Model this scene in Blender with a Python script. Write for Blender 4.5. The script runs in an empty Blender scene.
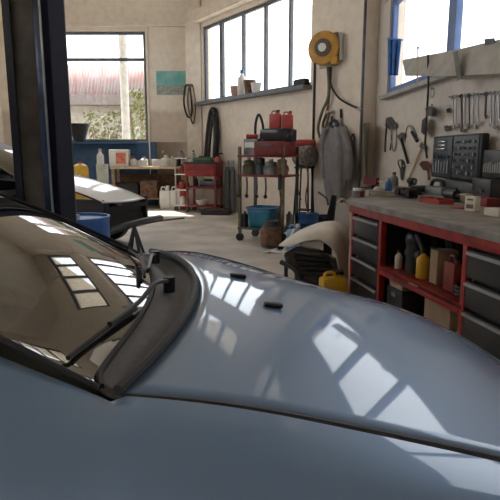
import bpy, bmesh, math, random
from mathutils import Vector, Matrix, Euler
random.seed(7)
S = bpy.context.scene
COL = S.collection
R = math.radians

# ------------------------------------------------------------------ camera, sky, sun, exposure
CAMH, F, PITCH = 1.35, 540.0, R(10.29)
cam = bpy.data.cameras.new('camera'); camo = bpy.data.objects.new('camera', cam); COL.objects.link(camo)
camo.location = (0, 0, CAMH); camo.rotation_euler = (R(90) - PITCH, 0, 0)
cam.sensor_width = 36; cam.lens = 36 * F / 500; cam.clip_start = .02
S.camera = camo
S.view_settings.view_transform = 'Standard'; S.view_settings.look = 'None'
S.view_settings.gamma = 1; S.view_settings.use_curve_mapping = False
S.view_settings.exposure = 0.68
W = bpy.data.worlds.new('sky'); S.world = W; W.use_nodes = True
bg = W.node_tree.nodes['Background']; bg.inputs[0].default_value = (.90, .95, 1, 1); bg.inputs[1].default_value = 2.6
sun = bpy.data.lights.new('sun', 'SUN'); suno = bpy.data.objects.new('sun', sun); COL.objects.link(suno)
sun.energy = 9; sun.angle = R(1); sun.color = (1, .95, .86)
suno.rotation_euler = Vector((.42, -.72, -1.15)).to_track_quat('-Z', 'Y').to_euler()
try:
    S.cycles.max_bounces = 10; S.cycles.diffuse_bounces = 6; S.cycles.glossy_bounces = 4; S.cycles.transparent_max_bounces = 16
    S.cycles.sample_clamp_indirect = 6; S.cycles.use_denoising = True
except Exception: pass

# ------------------------------------------------------------------ projection helpers
FW = Vector((0, math.cos(PITCH), -math.sin(PITCH))); UP = Vector((0, math.sin(PITCH), math.cos(PITCH))); RT = Vector((1, 0, 0))
CO = Vector((0, 0, CAMH))
def ray(px, py): return FW + RT * ((px - 250) / F) + UP * ((250 - py) / F)
def RP(px, py, p0, n):
    d = ray(px, py); return CO + d * ((Vector(p0) - CO).dot(n) / d.dot(n))
def G(px, py, z=0): return RP(px, py, (0, 0, z), Vector((0, 0, 1)))
def D(px, py, Y): return RP(px, py, (0, Y, 0), Vector((0, 1, 0)))
def pxm(Y): return Y / 549.0

# ------------------------------------------------------------------ materials
MATS = {}
def mat(name, col, rough=.6, metal=0, var=.12, scale=6, coat=0, bump=0, col2=None, spec=.5, detail=5):
    if name in MATS: return MATS[name]
    m = bpy.data.materials.new(name); m.use_nodes = True; nt = m.node_tree; b = nt.nodes['Principled BSDF']
    b.inputs['Roughness'].default_value = rough; b.inputs['Metallic'].default_value = metal
    b.inputs['Specular IOR Level'].default_value = spec
    if coat: b.inputs['Coat Weight'].default_value = coat; b.inputs['Coat Roughness'].default_value = .045
    tc = nt.nodes.new('ShaderNodeTexCoord'); nz = nt.nodes.new('ShaderNodeTexNoise')
    nz.inputs['Scale'].default_value = scale; nz.inputs['Detail'].default_value = detail
    nt.links.new(tc.outputs['Object'], nz.inputs['Vector'])
    rp = nt.nodes.new('ShaderNodeValToRGB'); e = rp.color_ramp.elements
    c2 = col2 or tuple(max(0, c * (1 - 2 * var)) for c in col); c1 = col if col2 else tuple(min(1, c * (1 + var)) for c in col)
    e[0].position = .32; e[1].position = .68; e[0].color = (*c2, 1); e[1].color = (*c1, 1)
    nt.links.new(nz.outputs['Fac'], rp.inputs[0]); nt.links.new(rp.outputs[0], b.inputs['Base Color'])
    if bump:
        bp = nt.nodes.new('ShaderNodeBump'); bp.inputs['Strength'].default_value = bump; bp.inputs['Distance'].default_value = .02
        nt.links.new(nz.outputs['Fac'], bp.inputs['Height']); nt.links.new(bp.outputs[0], b.inputs['Normal'])
    MATS[name] = m; return m
def glassmat(name, tint, refl, tr):
    m = bpy.data.materials.new(name); m.use_nodes = True; nt = m.node_tree; nt.nodes.clear()
    o = nt.nodes.new('ShaderNodeOutputMaterial'); mx = nt.nodes.new('ShaderNodeMixShader'); t = nt.nodes.new('ShaderNodeBsdfTransparent')
    g = nt.nodes.new('ShaderNodeBsdfGlossy'); g.inputs['Roughness'].default_value = .01; g.inputs['Color'].default_value = (1, 1, 1, 1)
    lw = nt.nodes.new('ShaderNodeLayerWeight'); lw.inputs['Blend'].default_value = .5
    pw = nt.nodes.new('ShaderNodeMath'); pw.operation = 'POWER'; pw.inputs[1].default_value = 4.0; nt.links.new(lw.outputs['Facing'], pw.inputs[0])
    fr = nt.nodes.new('ShaderNodeMath'); fr.operation = 'MULTIPLY_ADD'; fr.inputs[1].default_value = 1 - refl; fr.inputs[2].default_value = refl; fr.use_clamp = True; nt.links.new(pw.outputs[0], fr.inputs[0])
    t.inputs['Color'].default_value = (*[c * tr for c in tint], 1)
    nt.links.new(fr.outputs[0], mx.inputs[0]); nt.links.new(t.outputs[0], mx.inputs[1]); nt.links.new(g.outputs[0], mx.inputs[2])
    nt.links.new(mx.outputs[0], o.inputs[0]); MATS[name] = m; return m

def wallmat(name, upper, lower, zsplit):
    # painted plaster with a worn, dirtier dado below zsplit and soft stains
    m = bpy.data.materials.new(name); m.use_nodes = True; nt = m.node_tree; b = nt.nodes['Principled BSDF']; L = nt.links.new
    b.inputs['Roughness'].default_value = .85
    tc = nt.nodes.new('ShaderNodeTexCoord'); sp = nt.nodes.new('ShaderNodeSeparateXYZ'); L(tc.outputs['Object'], sp.inputs[0])
    n1 = nt.nodes.new('ShaderNodeTexNoise'); n1.inputs['Scale'].default_value = 1.3; n1.inputs['Detail'].default_value = 8; L(tc.outputs['Object'], n1.inputs['Vector'])
    n2 = nt.nodes.new('ShaderNodeTexNoise'); n2.inputs['Scale'].default_value = 7; n2.inputs['Detail'].default_value = 6; L(tc.outputs['Object'], n2.inputs['Vector'])
    ma = nt.nodes.new('ShaderNodeMath'); ma.operation = 'MULTIPLY_ADD'; ma.inputs[1].default_value = .25; L(n1.outputs['Fac'], ma.inputs[0]); L(sp.outputs['Z'], ma.inputs[2])
    mr = nt.nodes.new('ShaderNodeMapRange'); mr.inputs['From Min'].default_value = zsplit + .05; mr.inputs['From Max'].default_value = zsplit + .22; L(ma.outputs[0], mr.inputs['Value'])
    mx = nt.nodes.new('ShaderNodeMix'); mx.data_type = 'RGBA'; mx.inputs['A'].default_value = (*lower, 1); mx.inputs['B'].default_value = (*upper, 1); L(mr.outputs[0], mx.inputs['Factor'])
    rp = nt.nodes.new('ShaderNodeValToRGB'); e = rp.color_ramp.elements; e[0].position = .35; e[0].color = (.66, .62, .57, 1); e[1].position = .6; e[1].color = (1, 1, 1, 1); L(n2.outputs['Fac'], rp.inputs[0])
    m2 = nt.nodes.new('ShaderNodeMix'); m2.data_type = 'RGBA'; m2.blend_type = 'MULTIPLY'; m2.inputs['Factor'].default_value = .25; L(mx.outputs['Result'], m2.inputs['A']); L(rp.outputs[0], m2.inputs['B'])
    L(m2.outputs['Result'], b.inputs['Base Color']); MATS[name] = m; return m

M_wall = wallmat('wall_paint', (.82, .735, .63), (.70, .62, .53), 1.5)
M_wallb = wallmat('back_wall_paint', (.84, .765, .66), (.62, .54, .455), 2.35)
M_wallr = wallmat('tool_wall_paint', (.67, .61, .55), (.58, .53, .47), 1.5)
M_white = mat('ceiling_paint', (.74, .68, .58), .9, var=.05)
M_trim = mat('trim_paint', (.80, .72, .62), .7, var=.06)
M_floor = mat('concrete_floor', (.58, .53, .48), .55, var=.16, scale=1.6, detail=9, bump=.05)
M_frame = mat('window_frame_grey', (.12, .13, .15), .5, var=.1)
M_bframe = mat('window_frame_blue', (.10, .17, .36), .45, var=.1)
M_glass = glassmat('window_glass', (1, 1, 1), .02, .97)
M_blue = mat('blue_paint', (.035, .10, .20), .5, var=.12)
M_paint = mat('car_paint_blue', (.14, .235, .385), .42, metal=.2, var=.02, scale=400, coat=1)
M_paint2 = mat('car_paint_silver', (.62, .62, .64), .35, metal=.2, var=.02, scale=300, coat=1)
M_cglass = glassmat('car_glass', (.60, .62, .52), .15, .7)
M_black = mat('black_rubber', (.012, .012, .014), .6, var=.2)
M_blackp = mat('black_plastic', (.02, .021, .024), .4, var=.15)
M_blackg = mat('black_gloss', (.008, .008, .011), .2, var=.1)
M_cowl = mat('cowl_plastic', (.075, .068, .064), .6, var=.12, scale=40)
M_dash = mat('dash_plastic', (.03, .03, .03), .7)
M_seat = mat('seat_cloth', (.05, .05, .055), .9)
M_steel = mat('steel', (.45, .45, .46), .35, metal=.9, var=.15)
M_dsteel = mat('dark_steel', (.12, .12, .13), .4, metal=.8, var=.2)
M_chrome = mat('chrome', (.75, .76, .78), .15, metal=1, var=.05)
M_alum = mat('aluminium', (.40, .41, .42), .4, metal=.6, var=.15)
M_post = mat('lift_navy', (.010, .011, .020), .45, var=.2, scale=3)
M_posti = mat('lift_grease', (.11, .093, .070), .5, var=.3, scale=5)
M_red = mat('red_paint', (.33, .020, .018), .45, var=.25, scale=9)
M_redd = mat('dark_red_paint', (.20, .022, .020), .5, var=.25, scale=9)
M_redp = mat('red_plastic', (.43, .05, .04), .4, var=.12)
M_top = mat('worn_worktop', (.30, .285, .265), .55, var=.3, scale=7, col2=(.17, .155, .14), detail=8)
M_wood = mat('wood', (.36, .24, .13), .65, var=.2, scale=12)
M_woodl = mat('pale_wood', (.55, .43, .28), .65, var=.15, scale=12)
M_card = mat('cardboard', (.40, .28, .17), .8, var=.1, scale=5)
M_paper = mat('off_white_card', (.68, .63, .54), .8, var=.06)
M_whitep = mat('white_plastic', (.78, .77, .73), .4, var=.05)
M_cream = mat('cream_plastic', (.62, .56, .46), .5, var=.1)
M_yel = mat('yellow_plastic', (.72, .42, .03), .4, var=.1)
M_yelr = mat('reel_yellow', (.55, .28, .04), .45, var=.15)
M_bluep = mat('blue_plastic', (.03, .11, .32), .4, var=.12)
M_teal = mat('teal_plastic', (.02, .17, .27), .4, var=.15)
M_lblue = mat('light_blue_plastic', (.22, .38, .62), .4, var=.1)
M_cloth = mat('grey_cloth', (.27, .255, .26), .95, var=.10, scale=9, bump=.3)
M_dcloth = mat('dark_cloth', (.06, .06, .065), .95, var=.25, scale=9)
M_wcloth = mat('white_cloth', (.7, .68, .64), .95, var=.1, scale=12)
M_green = mat('green_plastic', (.05, .13, .06), .5, var=.2)
M_olive = mat('olive_metal', (.17, .16, .09), .5, var=.25)
M_brown = mat('rust_brown', (.17, .09, .05), .7, var=.3, scale=14)
M_gmetal = mat('grey_metal', (.26, .26, .25), .5, metal=.3, var=.2)
M_gpaint = mat('grey_paint', (.40, .39, .37), .6, var=.12)
M_poster = mat('poster_sea', (.10, .42, .42), .5, col2=(.30, .55, .50), scale=3)
M_postb = mat('poster_sand', (.45, .42, .36), .5, col2=(.18, .26, .25), scale=14)

# ------------------------------------------------------------------ mesh builder
class MB:
    def __init__(s): s.bm = bmesh.new()
    def _x(s, vs, M):
        for v in vs: v.co = M @ v.co
    def box(s, c, size, rot=(0, 0, 0), bev=0):
        r = bmesh.ops.create_cube(s.bm, size=1)
        M = Matrix.Translation(Vector(c)) @ Euler(rot).to_matrix().to_4x4() @ Matrix.Diagonal((*size, 1))
        s._x(r['verts'], M)
        if bev:
            es = list({e for v in r['verts'] for e in v.link_edges})
            bmesh.ops.bevel(s.bm, geom=es, offset=bev, segments=2, affect='EDGES', profile=.5)
        return s
    def cyl(s, p0, p1, r0, r1=None, n=18):
        p0, p1 = Vector(p0), Vector(p1); d = p1 - p0
        if r1 is None: r1 = r0
        r = bmesh.ops.create_cone(s.bm, cap_ends=True, segments=n, radius1=max(r0, 1e-4), radius2=max(r1, 1e-4), depth=d.length)
        M = Matrix.Translation((p0 + p1) / 2) @ d.to_track_quat('Z', 'Y').to_matrix().to_4x4()
        s._x(r['verts'], M); return s
    def tube(s, pts, r, n=8, cyc=False, smooth=True):
        pts = [Vector(p) for p in pts]
        if smooth and len(pts) > 2: pts = spline(pts, 5, cyc)
        m = len(pts); rings = []; N = None
        for i, p in enumerate(pts):
            a = pts[i - 1] if (i or cyc) else pts[0]; b = pts[(i + 1) % m] if (i < m - 1 or cyc) else pts[-1]
            t = (b - a).normalized()
            if N is None: N = t.orthogonal().normalized()
            else: N = (N - t * N.dot(t)).normalized()
            B = t.cross(N); rr = r(i / (m - 1)) if callable(r) else r
            rings.append([s.bm.verts.new(p + (N * math.cos(2 * math.pi * k / n) + B * math.sin(2 * math.pi * k / n)) * rr) for k in range(n)])
        for i in range(m if cyc else m - 1):
            A, Bq = rings[i], rings[(i + 1) % m]
            for k in range(n): s.bm.faces.new((A[k], A[(k + 1) % n], Bq[(k + 1) % n], Bq[k]))
        if not cyc: s.bm.faces.new(rings[0][::-1]); s.bm.faces.new(rings[-1])
        return s
    def lathe(s, prof, c=(0, 0, 0), n=24, rot=(0, 0, 0)):
        M = Matrix.Translation(Vector(c)) @ Euler(rot).to_matrix().to_4x4(); rings = []
        for r, z in prof:
            if r < 1e-5: rings.append([s.bm.verts.new(M @ Vector((0, 0, z)))])
            else: rings.append([s.bm.verts.new(M @ Vector((r * math.cos(2 * math.pi * k / n), r * math.sin(2 * math.pi * k / n), z))) for k in range(n)])
        for A, B in zip(rings, rings[1:]):
            for k in range(n):
                a, b, c2, d = A[k % len(A)], A[(k + 1) % len(A)], B[(k + 1) % len(B)], B[k % len(B)]
                q = []
                for v in (a, b, c2, d):
                    if v not in q: q.append(v)
                if len(q) > 2: s.bm.faces.new(q)
        return s
    def grid(s, fn, nu, nv):
        V = [[s.bm.verts.new(fn(i / nu, j / nv)) for j in range(nv + 1)] for i in range(nu + 1)]
        for i in range(nu):
            for j in range(nv): s.bm.faces.new((V[i][j], V[i + 1][j], V[i + 1][j + 1], V[i][j + 1]))
        return s
    def prism(s, poly, vec, bev=0):
        vec = Vector(vec); A = [s.bm.verts.new(Vector(p)) for p in poly]; B = [s.bm.verts.new(Vector(p) + vec) for p in poly]; n = len(A)
        s.bm.faces.new(A); s.bm.faces.new(B[::-1])
        es = []
        for i in range(n):
            f = s.bm.faces.new((A[i], B[i], B[(i + 1) % n], A[(i + 1) % n])); es += list(f.edges)
        if bev: bmesh.ops.bevel(s.bm, geom=list(set(es)), offset=bev, segments=2, affect='EDGES')
        return s
    def ball(s, c, r, sc=(1, 1, 1), n=14):
        q = bmesh.ops.create_uvsphere(s.bm, u_segments=n, v_segments=max(6, n // 2), radius=r)
        s._x(q['verts'], Matrix.Translation(Vector(c)) @ Matrix.Diagonal((*sc, 1))); return s
    def jit(s, a, f=1):
        for v in s.bm.verts: v.co += Vector((random.uniform(-a, a), random.uniform(-a, a), random.uniform(-a, a)))
        return s
    def build(s, name, m, parent=None, world=None, solid=0, sharp=35, off=-1):
        bm = s.bm
        bmesh.ops.recalc_face_normals(bm, faces=bm.faces[:])
        if world is None: world = False
        if world and parent is not None:
            inv = gmat(parent).inverted()
            for v in bm.verts: v.co = inv @ v.co
        me = bpy.data.meshes.new(name); bm.to_mesh(me); bm.free()
        me.materials.append(m)
        for p in me.polygons: p.use_smooth = True
        try: me.set_sharp_from_angle(angle=R(sharp))
        except Exception: pass
        o = bpy.data.objects.new(name, me); COL.objects.link(o)
        if parent is not None: o.parent = parent
        if solid:
            md = o.modifiers.new('thickness', 'SOLIDIFY'); md.thickness = solid; md.offset = off
        return o
def gmat(o):
    M = Matrix.Translation(o.location) @ o.rotation_euler.to_matrix().to_4x4() @ Matrix.Diagonal((*o.scale, 1))
    return gmat(o.parent) @ M if o.parent else M
def spline(P, k, cyc=False):
    out = []; n = len(P); rng = range(n if cyc else n - 1)
    g = (lambda i: P[i % n]) if cyc else (lambda i: P[max(0, min(n - 1, i))])
    for i in rng:
        a, b, c, d = g(i - 1), g(i), g(i + 1), g(i + 2)
        for j in range(k):
            t = j / k
            out.append(.5 * ((2 * b) + (c - a) * t + (2 * a - 5 * b + 4 * c - d) * t * t + (3 * b - a - 3 * c + d) * t ** 3))
    if not cyc: out.append(P[-1])
    return out
def thing(name, label, cat, loc=(0, 0, 0), rz=0, group=None):
    o = bpy.data.objects.new(name, None); COL.objects.link(o); o.location = loc; o.rotation_euler = (0, 0, rz); o.empty_display_size = .1
    return tag(o, label, cat, group)
def tag(o, label, cat, group=None, kind=None):
    o['label'] = label; o['category'] = cat
    if group: o['group'] = group
    if kind: o['kind'] = kind
    return o
def solo(name, mb, m, label, cat, group=None, loc=None, rz=0, **kw):
    o = mb.build(name, m, **kw)
    if loc is not None: o.location = loc; o.rotation_euler = (0, 0, rz)
    else: recenter(o)
    return tag(o, label, cat, group)
def recenter(o):
    me = o.data; c = sum((v.co for v in me.vertices), Vector()) / len(me.vertices); z = min(v.co.z for v in me.vertices); c.z = z
    for v in me.vertices: v.co -= c
    o.location = c
def struct(name, mb, m, parent=None, **kw):
    o = mb.build(name, m, parent, **kw)
    if parent is None: o['kind'] = 'structure'
    return o

# ------------------------------------------------------------------ setting
YB = 13.9
K0 = D(200, 208, YB); K0.z = 0
dA = Vector((355, -549 / 1, 0)).normalized()            # along the right wall, towards the viewer
nA = Vector((dA.y, -dA.x, 0)).normalized()              # into the room
if nA.x > 0: nA = -nA
def WA(px, py, off=0): return RP(px, py, K0 + nA * off, nA)
PB0 = Vector((1.97, 9.15, 0)); PB1 = Vector((2.16, 4.5, 0))
dB = (PB1 - PB0).normalized(); nB = Vector((dB.y, -dB.x, 0))
if nB.x > 0: nB = -nB
def WB(px, py, off=0): return RP(px, py, PB0 + nB * off, nB)
def BK(px, py, off=0): return D(px, py, YB - off)
ZC = 7.4
def slab(a, b, z0, z1, n, th, name, m):                 # wall piece between plan points a,b ; thickness away from the room
    a = Vector((a.x, a.y, 0)); b = Vector((b.x, b.y, 0)); w = -n * th
    mb = MB(); mb.prism([a + Vector((0, 0, z0)), b + Vector((0, 0, z0)), b + w + Vector((0, 0, z0)), a + w + Vector((0, 0, z0))], (0, 0, z1 - z0)); return mb
def wall_with_holes(name, a, b, n, th, holes, m, z1=ZC):  # holes: (u0,u1,z0,z1) along a->b
    a = Vector((a.x, a.y, 0)); b = Vector((b.x, b.y, 0)); L = (b - a).length; d = (b - a) / L
    us = sorted({0, L, *[h[0] for h in holes], *[h[1] for h in holes]}); mb = MB(); w = -n * th
    zs = sorted({0, z1, *[h[2] for h in holes], *[h[3] for h in holes]})
    for u0, u1 in zip(us, us[1:]):
        run = None
        for z0, zz in zip(zs, zs[1:]):
            inside = any(h[0] - 1e-6 <= u0 and u1 <= h[1] + 1e-6 and h[2] - 1e-6 <= z0 and zz <= h[3] + 1e-6 for h in holes)
            if not inside:
                p, q = a + d * u0, a + d * u1
                mb.prism([p + Vector((0, 0, z0)), q + Vector((0, 0, z0)), q + w + Vector((0, 0, z0)), p + w + Vector((0, 0, z0))], (0, 0, zz - z0))
    bmesh.ops.remove_doubles(mb.bm, verts=mb.bm.verts[:], dist=1e-5)
    return struct(name, mb, m)
def portal(a, b, z0, z1, n):
    l = bpy.data.lights.new('window_portal', 'AREA'); l.shape = 'RECTANGLE'; l.size = (b - a).length; l.size_y = z1 - z0
    l.cycles.is_portal = True
    o = bpy.data.objects.new('window_portal', l); COL.objects.link(o); c = (a + b) / 2; o.location = (c.x, c.y, (z0 + z1) / 2)
    o.location = Vector(o.location) - n * .12
    o.rotation_euler = n.to_track_quat('-Z', 'Z').to_euler()
def uA(px, py): p = WA(px, py); return (Vector((p.x, p.y, 0)) - K0).dot(dA), p.z
def uB(px, py): p = WB(px, py); return (Vector((p.x, p.y, 0)) - PB0).dot(dB), p.z

fl = MB(); fl.box((-1, 5.1, -.1), (12.4, 22.0, .2)); struct('floor', fl, M_floor)
ce = MB(); ce.box((-1, 5.1, ZC + .1), (12.4, 22.0, .2)); struct('ceiling', ce, M_white)
gr = MB(); gr.box((0, 30, -.35), (140, 120, .2)); struct('ground_outside', gr, mat('yard_ground', (.35, .33, .3), .9))

# back wall (frontal) with its tall window
XL = -6.2
bw = (D(50, 31, YB).x - .6, D(145, 31, YB).x, D(100, 142, YB).z, D(100, 31, YB).z)
aL = Vector((XL, YB, 0)); nBk = Vector((0, -1, 0))
wall_with_holes('wall_back', aL, K0 + Vector((.15, 0, 0)), nBk, .25, [(bw[0] - XL, bw[1] - XL, bw[2], bw[3])], M_wallb)
# right wall A with the long window row and the high row
uEnd = uA(330, 60)[0]
a0, _ = uA(202, 60); a1, _ = uA(311, 60); zA0 = uA(240, 96.5)[1]; zA1 = uA(212, 22.5)[1]
hiz0, hiz1 = 5.15, 6.55
wall_with_holes('wall_right', K0, K0 + dA * uEnd, nA, .25, [(a0, a1, zA0, zA1), (a0, a1, hiz0, hiz1)], M_wall)
# tool wall B
ub0, _ = uB(389, 40); zB0 = 2.16; zB1 = 3.5
LB = 14.6
wall_with_holes('wall_side', PB0, PB0 + dB * LB, nB, .12, [(ub0, ub0 + 7.2, zB0, zB1), (.25, 4.75, hiz0, hiz1)], M_wallr)
# left wall and wall behind the viewer; unseen door openings added for light
YF = -5.4
wall_with_holes('wall_left', Vector((XL, YF, 0)), Vector((XL, YB, 0)), Vector((1, 0, 0)), .25, [(.6, 3.6, 0.0, 3.2), (8.5, 15.5, 3.2, 5.2)], M_wall)
XR = (PB0 + dB * LB).x
wall_with_holes('wall_front', Vector((XL, YF, 0)), Vector((XR + .3, YF, 0)), Vector((0, 1, 0)), .25, [(.6, 2.6, 0.0, 2.4)], M_wall)
for a, b, z0, z1, n in ((Vector((bw[0], YB, 0)), Vector((bw[1], YB, 0)), bw[2], bw[3], nBk), (K0 + dA * a0, K0 + dA * a1, zA0, zA1, nA), (K0 + dA * a0, K0 + dA * a1, hiz0, hiz1, nA),
                        (PB0 + dB * ub0, PB0 + dB * (ub0 + 7.2), zB0, zB1, nB), (PB0 + dB * .25, PB0 + dB * 4.75, hiz0, hiz1, nB), (Vector((XL, YF + .6, 0)), Vector((XL, YF + 3.6, 0)), 0, 3.2, Vector((1, 0, 0))), (Vector((XL, YF + 8.5, 0)), Vector((XL, YF + 15.5, 0)), 3.2, 5.2, Vector((1, 0, 0))),
                        (Vector((XL + .6, YF, 0)), Vector((XL + 2.6, YF, 0)), 0, 2.4, Vector((0, 1, 0)))):
    portal(a, b, z0, z1, n)

# pillar between the two walls
pL, pR = WA(313, 100, .28), WA(362, 100, .28)
pp = [Vector((p.x, p.y, 0)) for p in (pL, pR)]
mb = MB(); back = [pp[1] - nA * .75 + dA * .12, pp[0] - nA * .55]
mb.prism([pp[0], pp[1], back[0], back[1]], (0, 0, ZC)); struct('pillar', mb, M_wall)
mb = MB(); mb.prism([pp[1] - nA * .1, PB0 + nB * .0, PB0 - nB * .3, pp[1] - nA * .7], (0, 0, ZC)); struct('wall_return', mb, M_wallr)

RT0 = pp[1] - nA * .1; _d = (PB0 - RT0).normalized(); RTn = Vector((_d.y, -_d.x, 0))
if RTn.x > 0 and RTn.y > 0: RTn = -RTn
if RTn.dot(RT0) > 0: RTn = -RTn
def window(name, a, d, n, us, z0, z1, mframe, fw=.06, heavy=(), hbars=(), ext=.10):
    # a: plan origin, us: u positions of verticals (first and last are jambs)
    root = bpy.data.objects.new(name, None); COL.objects.link(root); root['kind'] = 'structure'
    c = a + d * ((us[0] + us[-1]) / 2); root.location = (c.x, c.y, z0)
    rz = math.atan2(d.y, d.x)
    f = MB(); q = lambda u, z: a + d * u - n * ext + Vector((0, 0, z))
    for i, u in enumerate(us):
        w = fw * (2.0 if i in heavy else 1)
        uu = u + (w / 2 if i == 0 else -w / 2 if i == len(us) - 1 else 0)
        f.box(q(uu, (z0 + z1) / 2), (w, .07, z1 - z0), (0, 0, rz))
    for z in [z0 + fw / 2, z1 - fw / 2, *hbars]:
        f.box(q((us[0] + us[-1]) / 2, z), (us[-1] - us[0], .065, fw), (0, 0, rz))
    f.build('window_frame', mframe, root, world=True)
    for u0, u1 in zip(us, us[1:]):
        g = MB(); g.box(q((u0 + u1) / 2, (z0 + z1) / 2), (u1 - u0 - fw, .006, z1 - z0 - fw), (0, 0, rz)); g.build('pane', M_glass, root, world=True)
    return root
window('window_1', Vector((0, YB, 0)), Vector((1, 0, 0)), nBk, [bw[0], bw[1]], bw[2], bw[3], M_frame, .07, hbars=[D(100, 59, YB).z])
window('window_2', K0, dA, nA, [a0, uA(218.5, 60)[0], uA(240, 60)[0], uA(262, 60)[0], uA(286.5, 60)[0], a1], zA0, zA1, M_frame, .065, heavy=(1,))
nw = 4; window('window_3', K0, dA, nA, [a0 + (a1 - a0) * i / nw for i in range(nw + 1)], hiz0, hiz1, M_frame, .14)
wB = uB(449, 30)[0] - ub0
window('window_4', PB0, dB, nB, [ub0, ub0 + wB, ub0 + wB + .5 * (7.2 - wB) * .55, ub0 + wB + (7.2 - wB) * .62, ub0 + 7.2], zB0, zB1, M_bframe, .10, heavy=(1,), ext=.06)
window('window_7', PB0, dB, nB, [.25 + 1.5 * i for i in range(4)], hiz0, hiz1, M_frame, .14)
window('window_6', Vector((XL, YF, 0)), Vector((0, 1, 0)), Vector((1, 0, 0)), [8.5 + 7 * i / 6 for i in range(7)], 3.2, 5.2, M_frame, .08)

# trims
mb = MB(); mb.box((D(108, 146, YB).x - .1, YB - .03, (bw[2]) / 2), (D(147, 150, YB).x - D(50, 150, YB).x + .2, .06, bw[2]), bev=.01); struct('trim_1', mb, M_blue)
t1 = D(150, 26, YB); mb = MB(); mb.box(((XL + K0.x) / 2 + .1, YB - .05, t1.z + .02), (K0.x - XL - .2, .10, .09)); struct('trim_2', mb, M_trim)
mb = MB(); p, q = K0 + dA * .1, K0 + dA * (uEnd - .3)
c = (p + q) / 2 + nA * .10; mb.box((c.x, c.y, zA1 + .22), ((q - p).length, .20, .26), (0, 0, math.atan2(dA.y, dA.x))); struct('trim_3', mb, M_trim)
mb = MB(); c = K0 + dA * ((a0 + a1) / 2) + nA * .04; mb.box((c.x, c.y, zA0 - .04), (a1 - a0 + .1, .34, .07), (0, 0, math.atan2(dA.y, dA.x))); struct('trim_4', mb, M_frame)
mb = MB(); c = D(194, 60, YB); mb.box((c.x, YB - .10, ZC / 2), (.36, .22, ZC)); struct('pillar_corner', mb, M_trim)
mb = MB(); c = D(148.5, 100, YB); mb.cyl((c.x, YB - .04, bw[2] - .9), (c.x, YB - .04, bw[3] + .35), .025); struct('trim_5', mb, M_trim)
mb = MB(); c = PB0 + dB * (ub0 + 1.7) + nB * .03; mb.box((c.x, c.y, zB0 - .03), (3.5, .16, .05), (0, 0, math.atan2(dB.y, dB.x))); struct('trim_6', mb, M_gpaint)
PIPX = WA(362, 100, .30)
mb = MB(); mb.cyl((PIPX.x, PIPX.y, .4), (PIPX.x, PIPX.y, 5.5), .022); struct('trim_7', mb, M_dsteel)
c = WA(313.5, 120, .30); mb = MB(); mb.cyl((c.x, c.y, .25), (c.x, c.y, WA(313, 62, .3).z), .02); struct('trim_8', mb, M_blackp)

# ------------------------------------------------------------------ outside the back window
YO = 21
oo = thing('outbuilding', 'pale building with red corrugated roof seen through back window', 'building', (D(105, 100, YO).x, YO + 2, -.25))
x0, x1 = D(20, 100, YO).x, D(160, 100, YO).x
mb = MB(); mb.box(((x0 + x1) / 2, YO + 2, D(0, 106, YO).z / 2 - .12), (x1 - x0, 4, D(0, 106, YO).z + .25)); mb.build('wall', mat('outside_wall', (.34, .31, .26), .9), oo, world=True)
mb = MB(); zr0, zr1 = D(0, 96, YO).z, D(0, 62, YO).z
def cor(u, v):
    return Vector((x0 + (x1 - x0) * u, YO + .05 + .8 * v + .03 * math.sin(u * 260), zr0 + (zr1 - zr0) * v))
mb.grid(cor, 200, 1); mb.build('roof_cladding', mat('roof_red', (.27, .13, .11), .8, col2=(.26, .25, .25), scale=1.2), oo, world=True, solid=.02)
mb = MB(); mb.box(((x0 + x1) / 2, YO - .25, D(0, 101, YO).z), (x1 - x0, .7, D(0, 96, YO).z - D(0, 106, YO).z)); mb.build('eave', mat('eave_brown', (.17, .14, .13), .8), oo, world=True)
mb = MB(); p = D(126.5, 142, 16.5); mb.cyl((p.x, 16.5, -.25), (p.x, 16.5, 6.5), .12)
pp_ = thing('yard_post', 'white round post standing outside the back window', 'post', (p.x, 16.5, -.25)); mb.build('shaft', M_gpaint, pp_, world=True)
mb = MB(); mb.cyl((p.x, 16.5, -.25), (p.x, 16.5, -.1), .2); mb.build('base', M_gpaint, pp_, world=True)
def shrub(px, py0, py1, Y, w, label, colr):
    p = D(px, py1, Y); t = thing('shrub', label, 'shrub', (p.x, Y, -.25), group='shrubs in the yard outside')
    zt = D(px, py0, Y).z; mb = MB()
    for i in range(700):
        a = random.uniform(0, 6.28); r = w * math.sqrt(random.random()); z = random.uniform(.15, 1) * (zt + .25)
        c = Vector((r * math.cos(a), r * math.sin(a), z)); q = random.uniform(.05, .11)
        n = Vector((random.gauss(0, 1), random.gauss(0, 1), random.gauss(0, 1))).normalized(); e = n.orthogonal().normalized(); f = n.cross(e)
        mb.bm.faces.new([mb.bm.verts.new(c + e * q), mb.bm.verts.new(c + f * q * .5), mb.bm.verts.new(c - e * q), mb.bm.verts.new(c - f * q * .5)])
    mb.build('foliage', mat(label[:12], colr, .8, col2=tuple(x * .5 for x in colr), scale=3), t)
    mb = MB()
    for i in range(5):
        a = i * 1.3; mb.tube([(0, 0, 0), (w * .3 * math.cos(a), w * .3 * math.sin(a), (zt) * .5), (w * .6 * math.cos(a), w * .6 * math.sin(a), zt * .9)], .02, 6)
    mb.build('stem', M_brown, t)
shrub(139, 90, 142, 18, .55, 'taller yellow-green shrub right of the white post outside', (.17, .19, .045))
shrub(103, 112, 142, 19.2, .7, 'low pinkish green shrub left of the white post outside', (.15, .16, .06))

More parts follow.
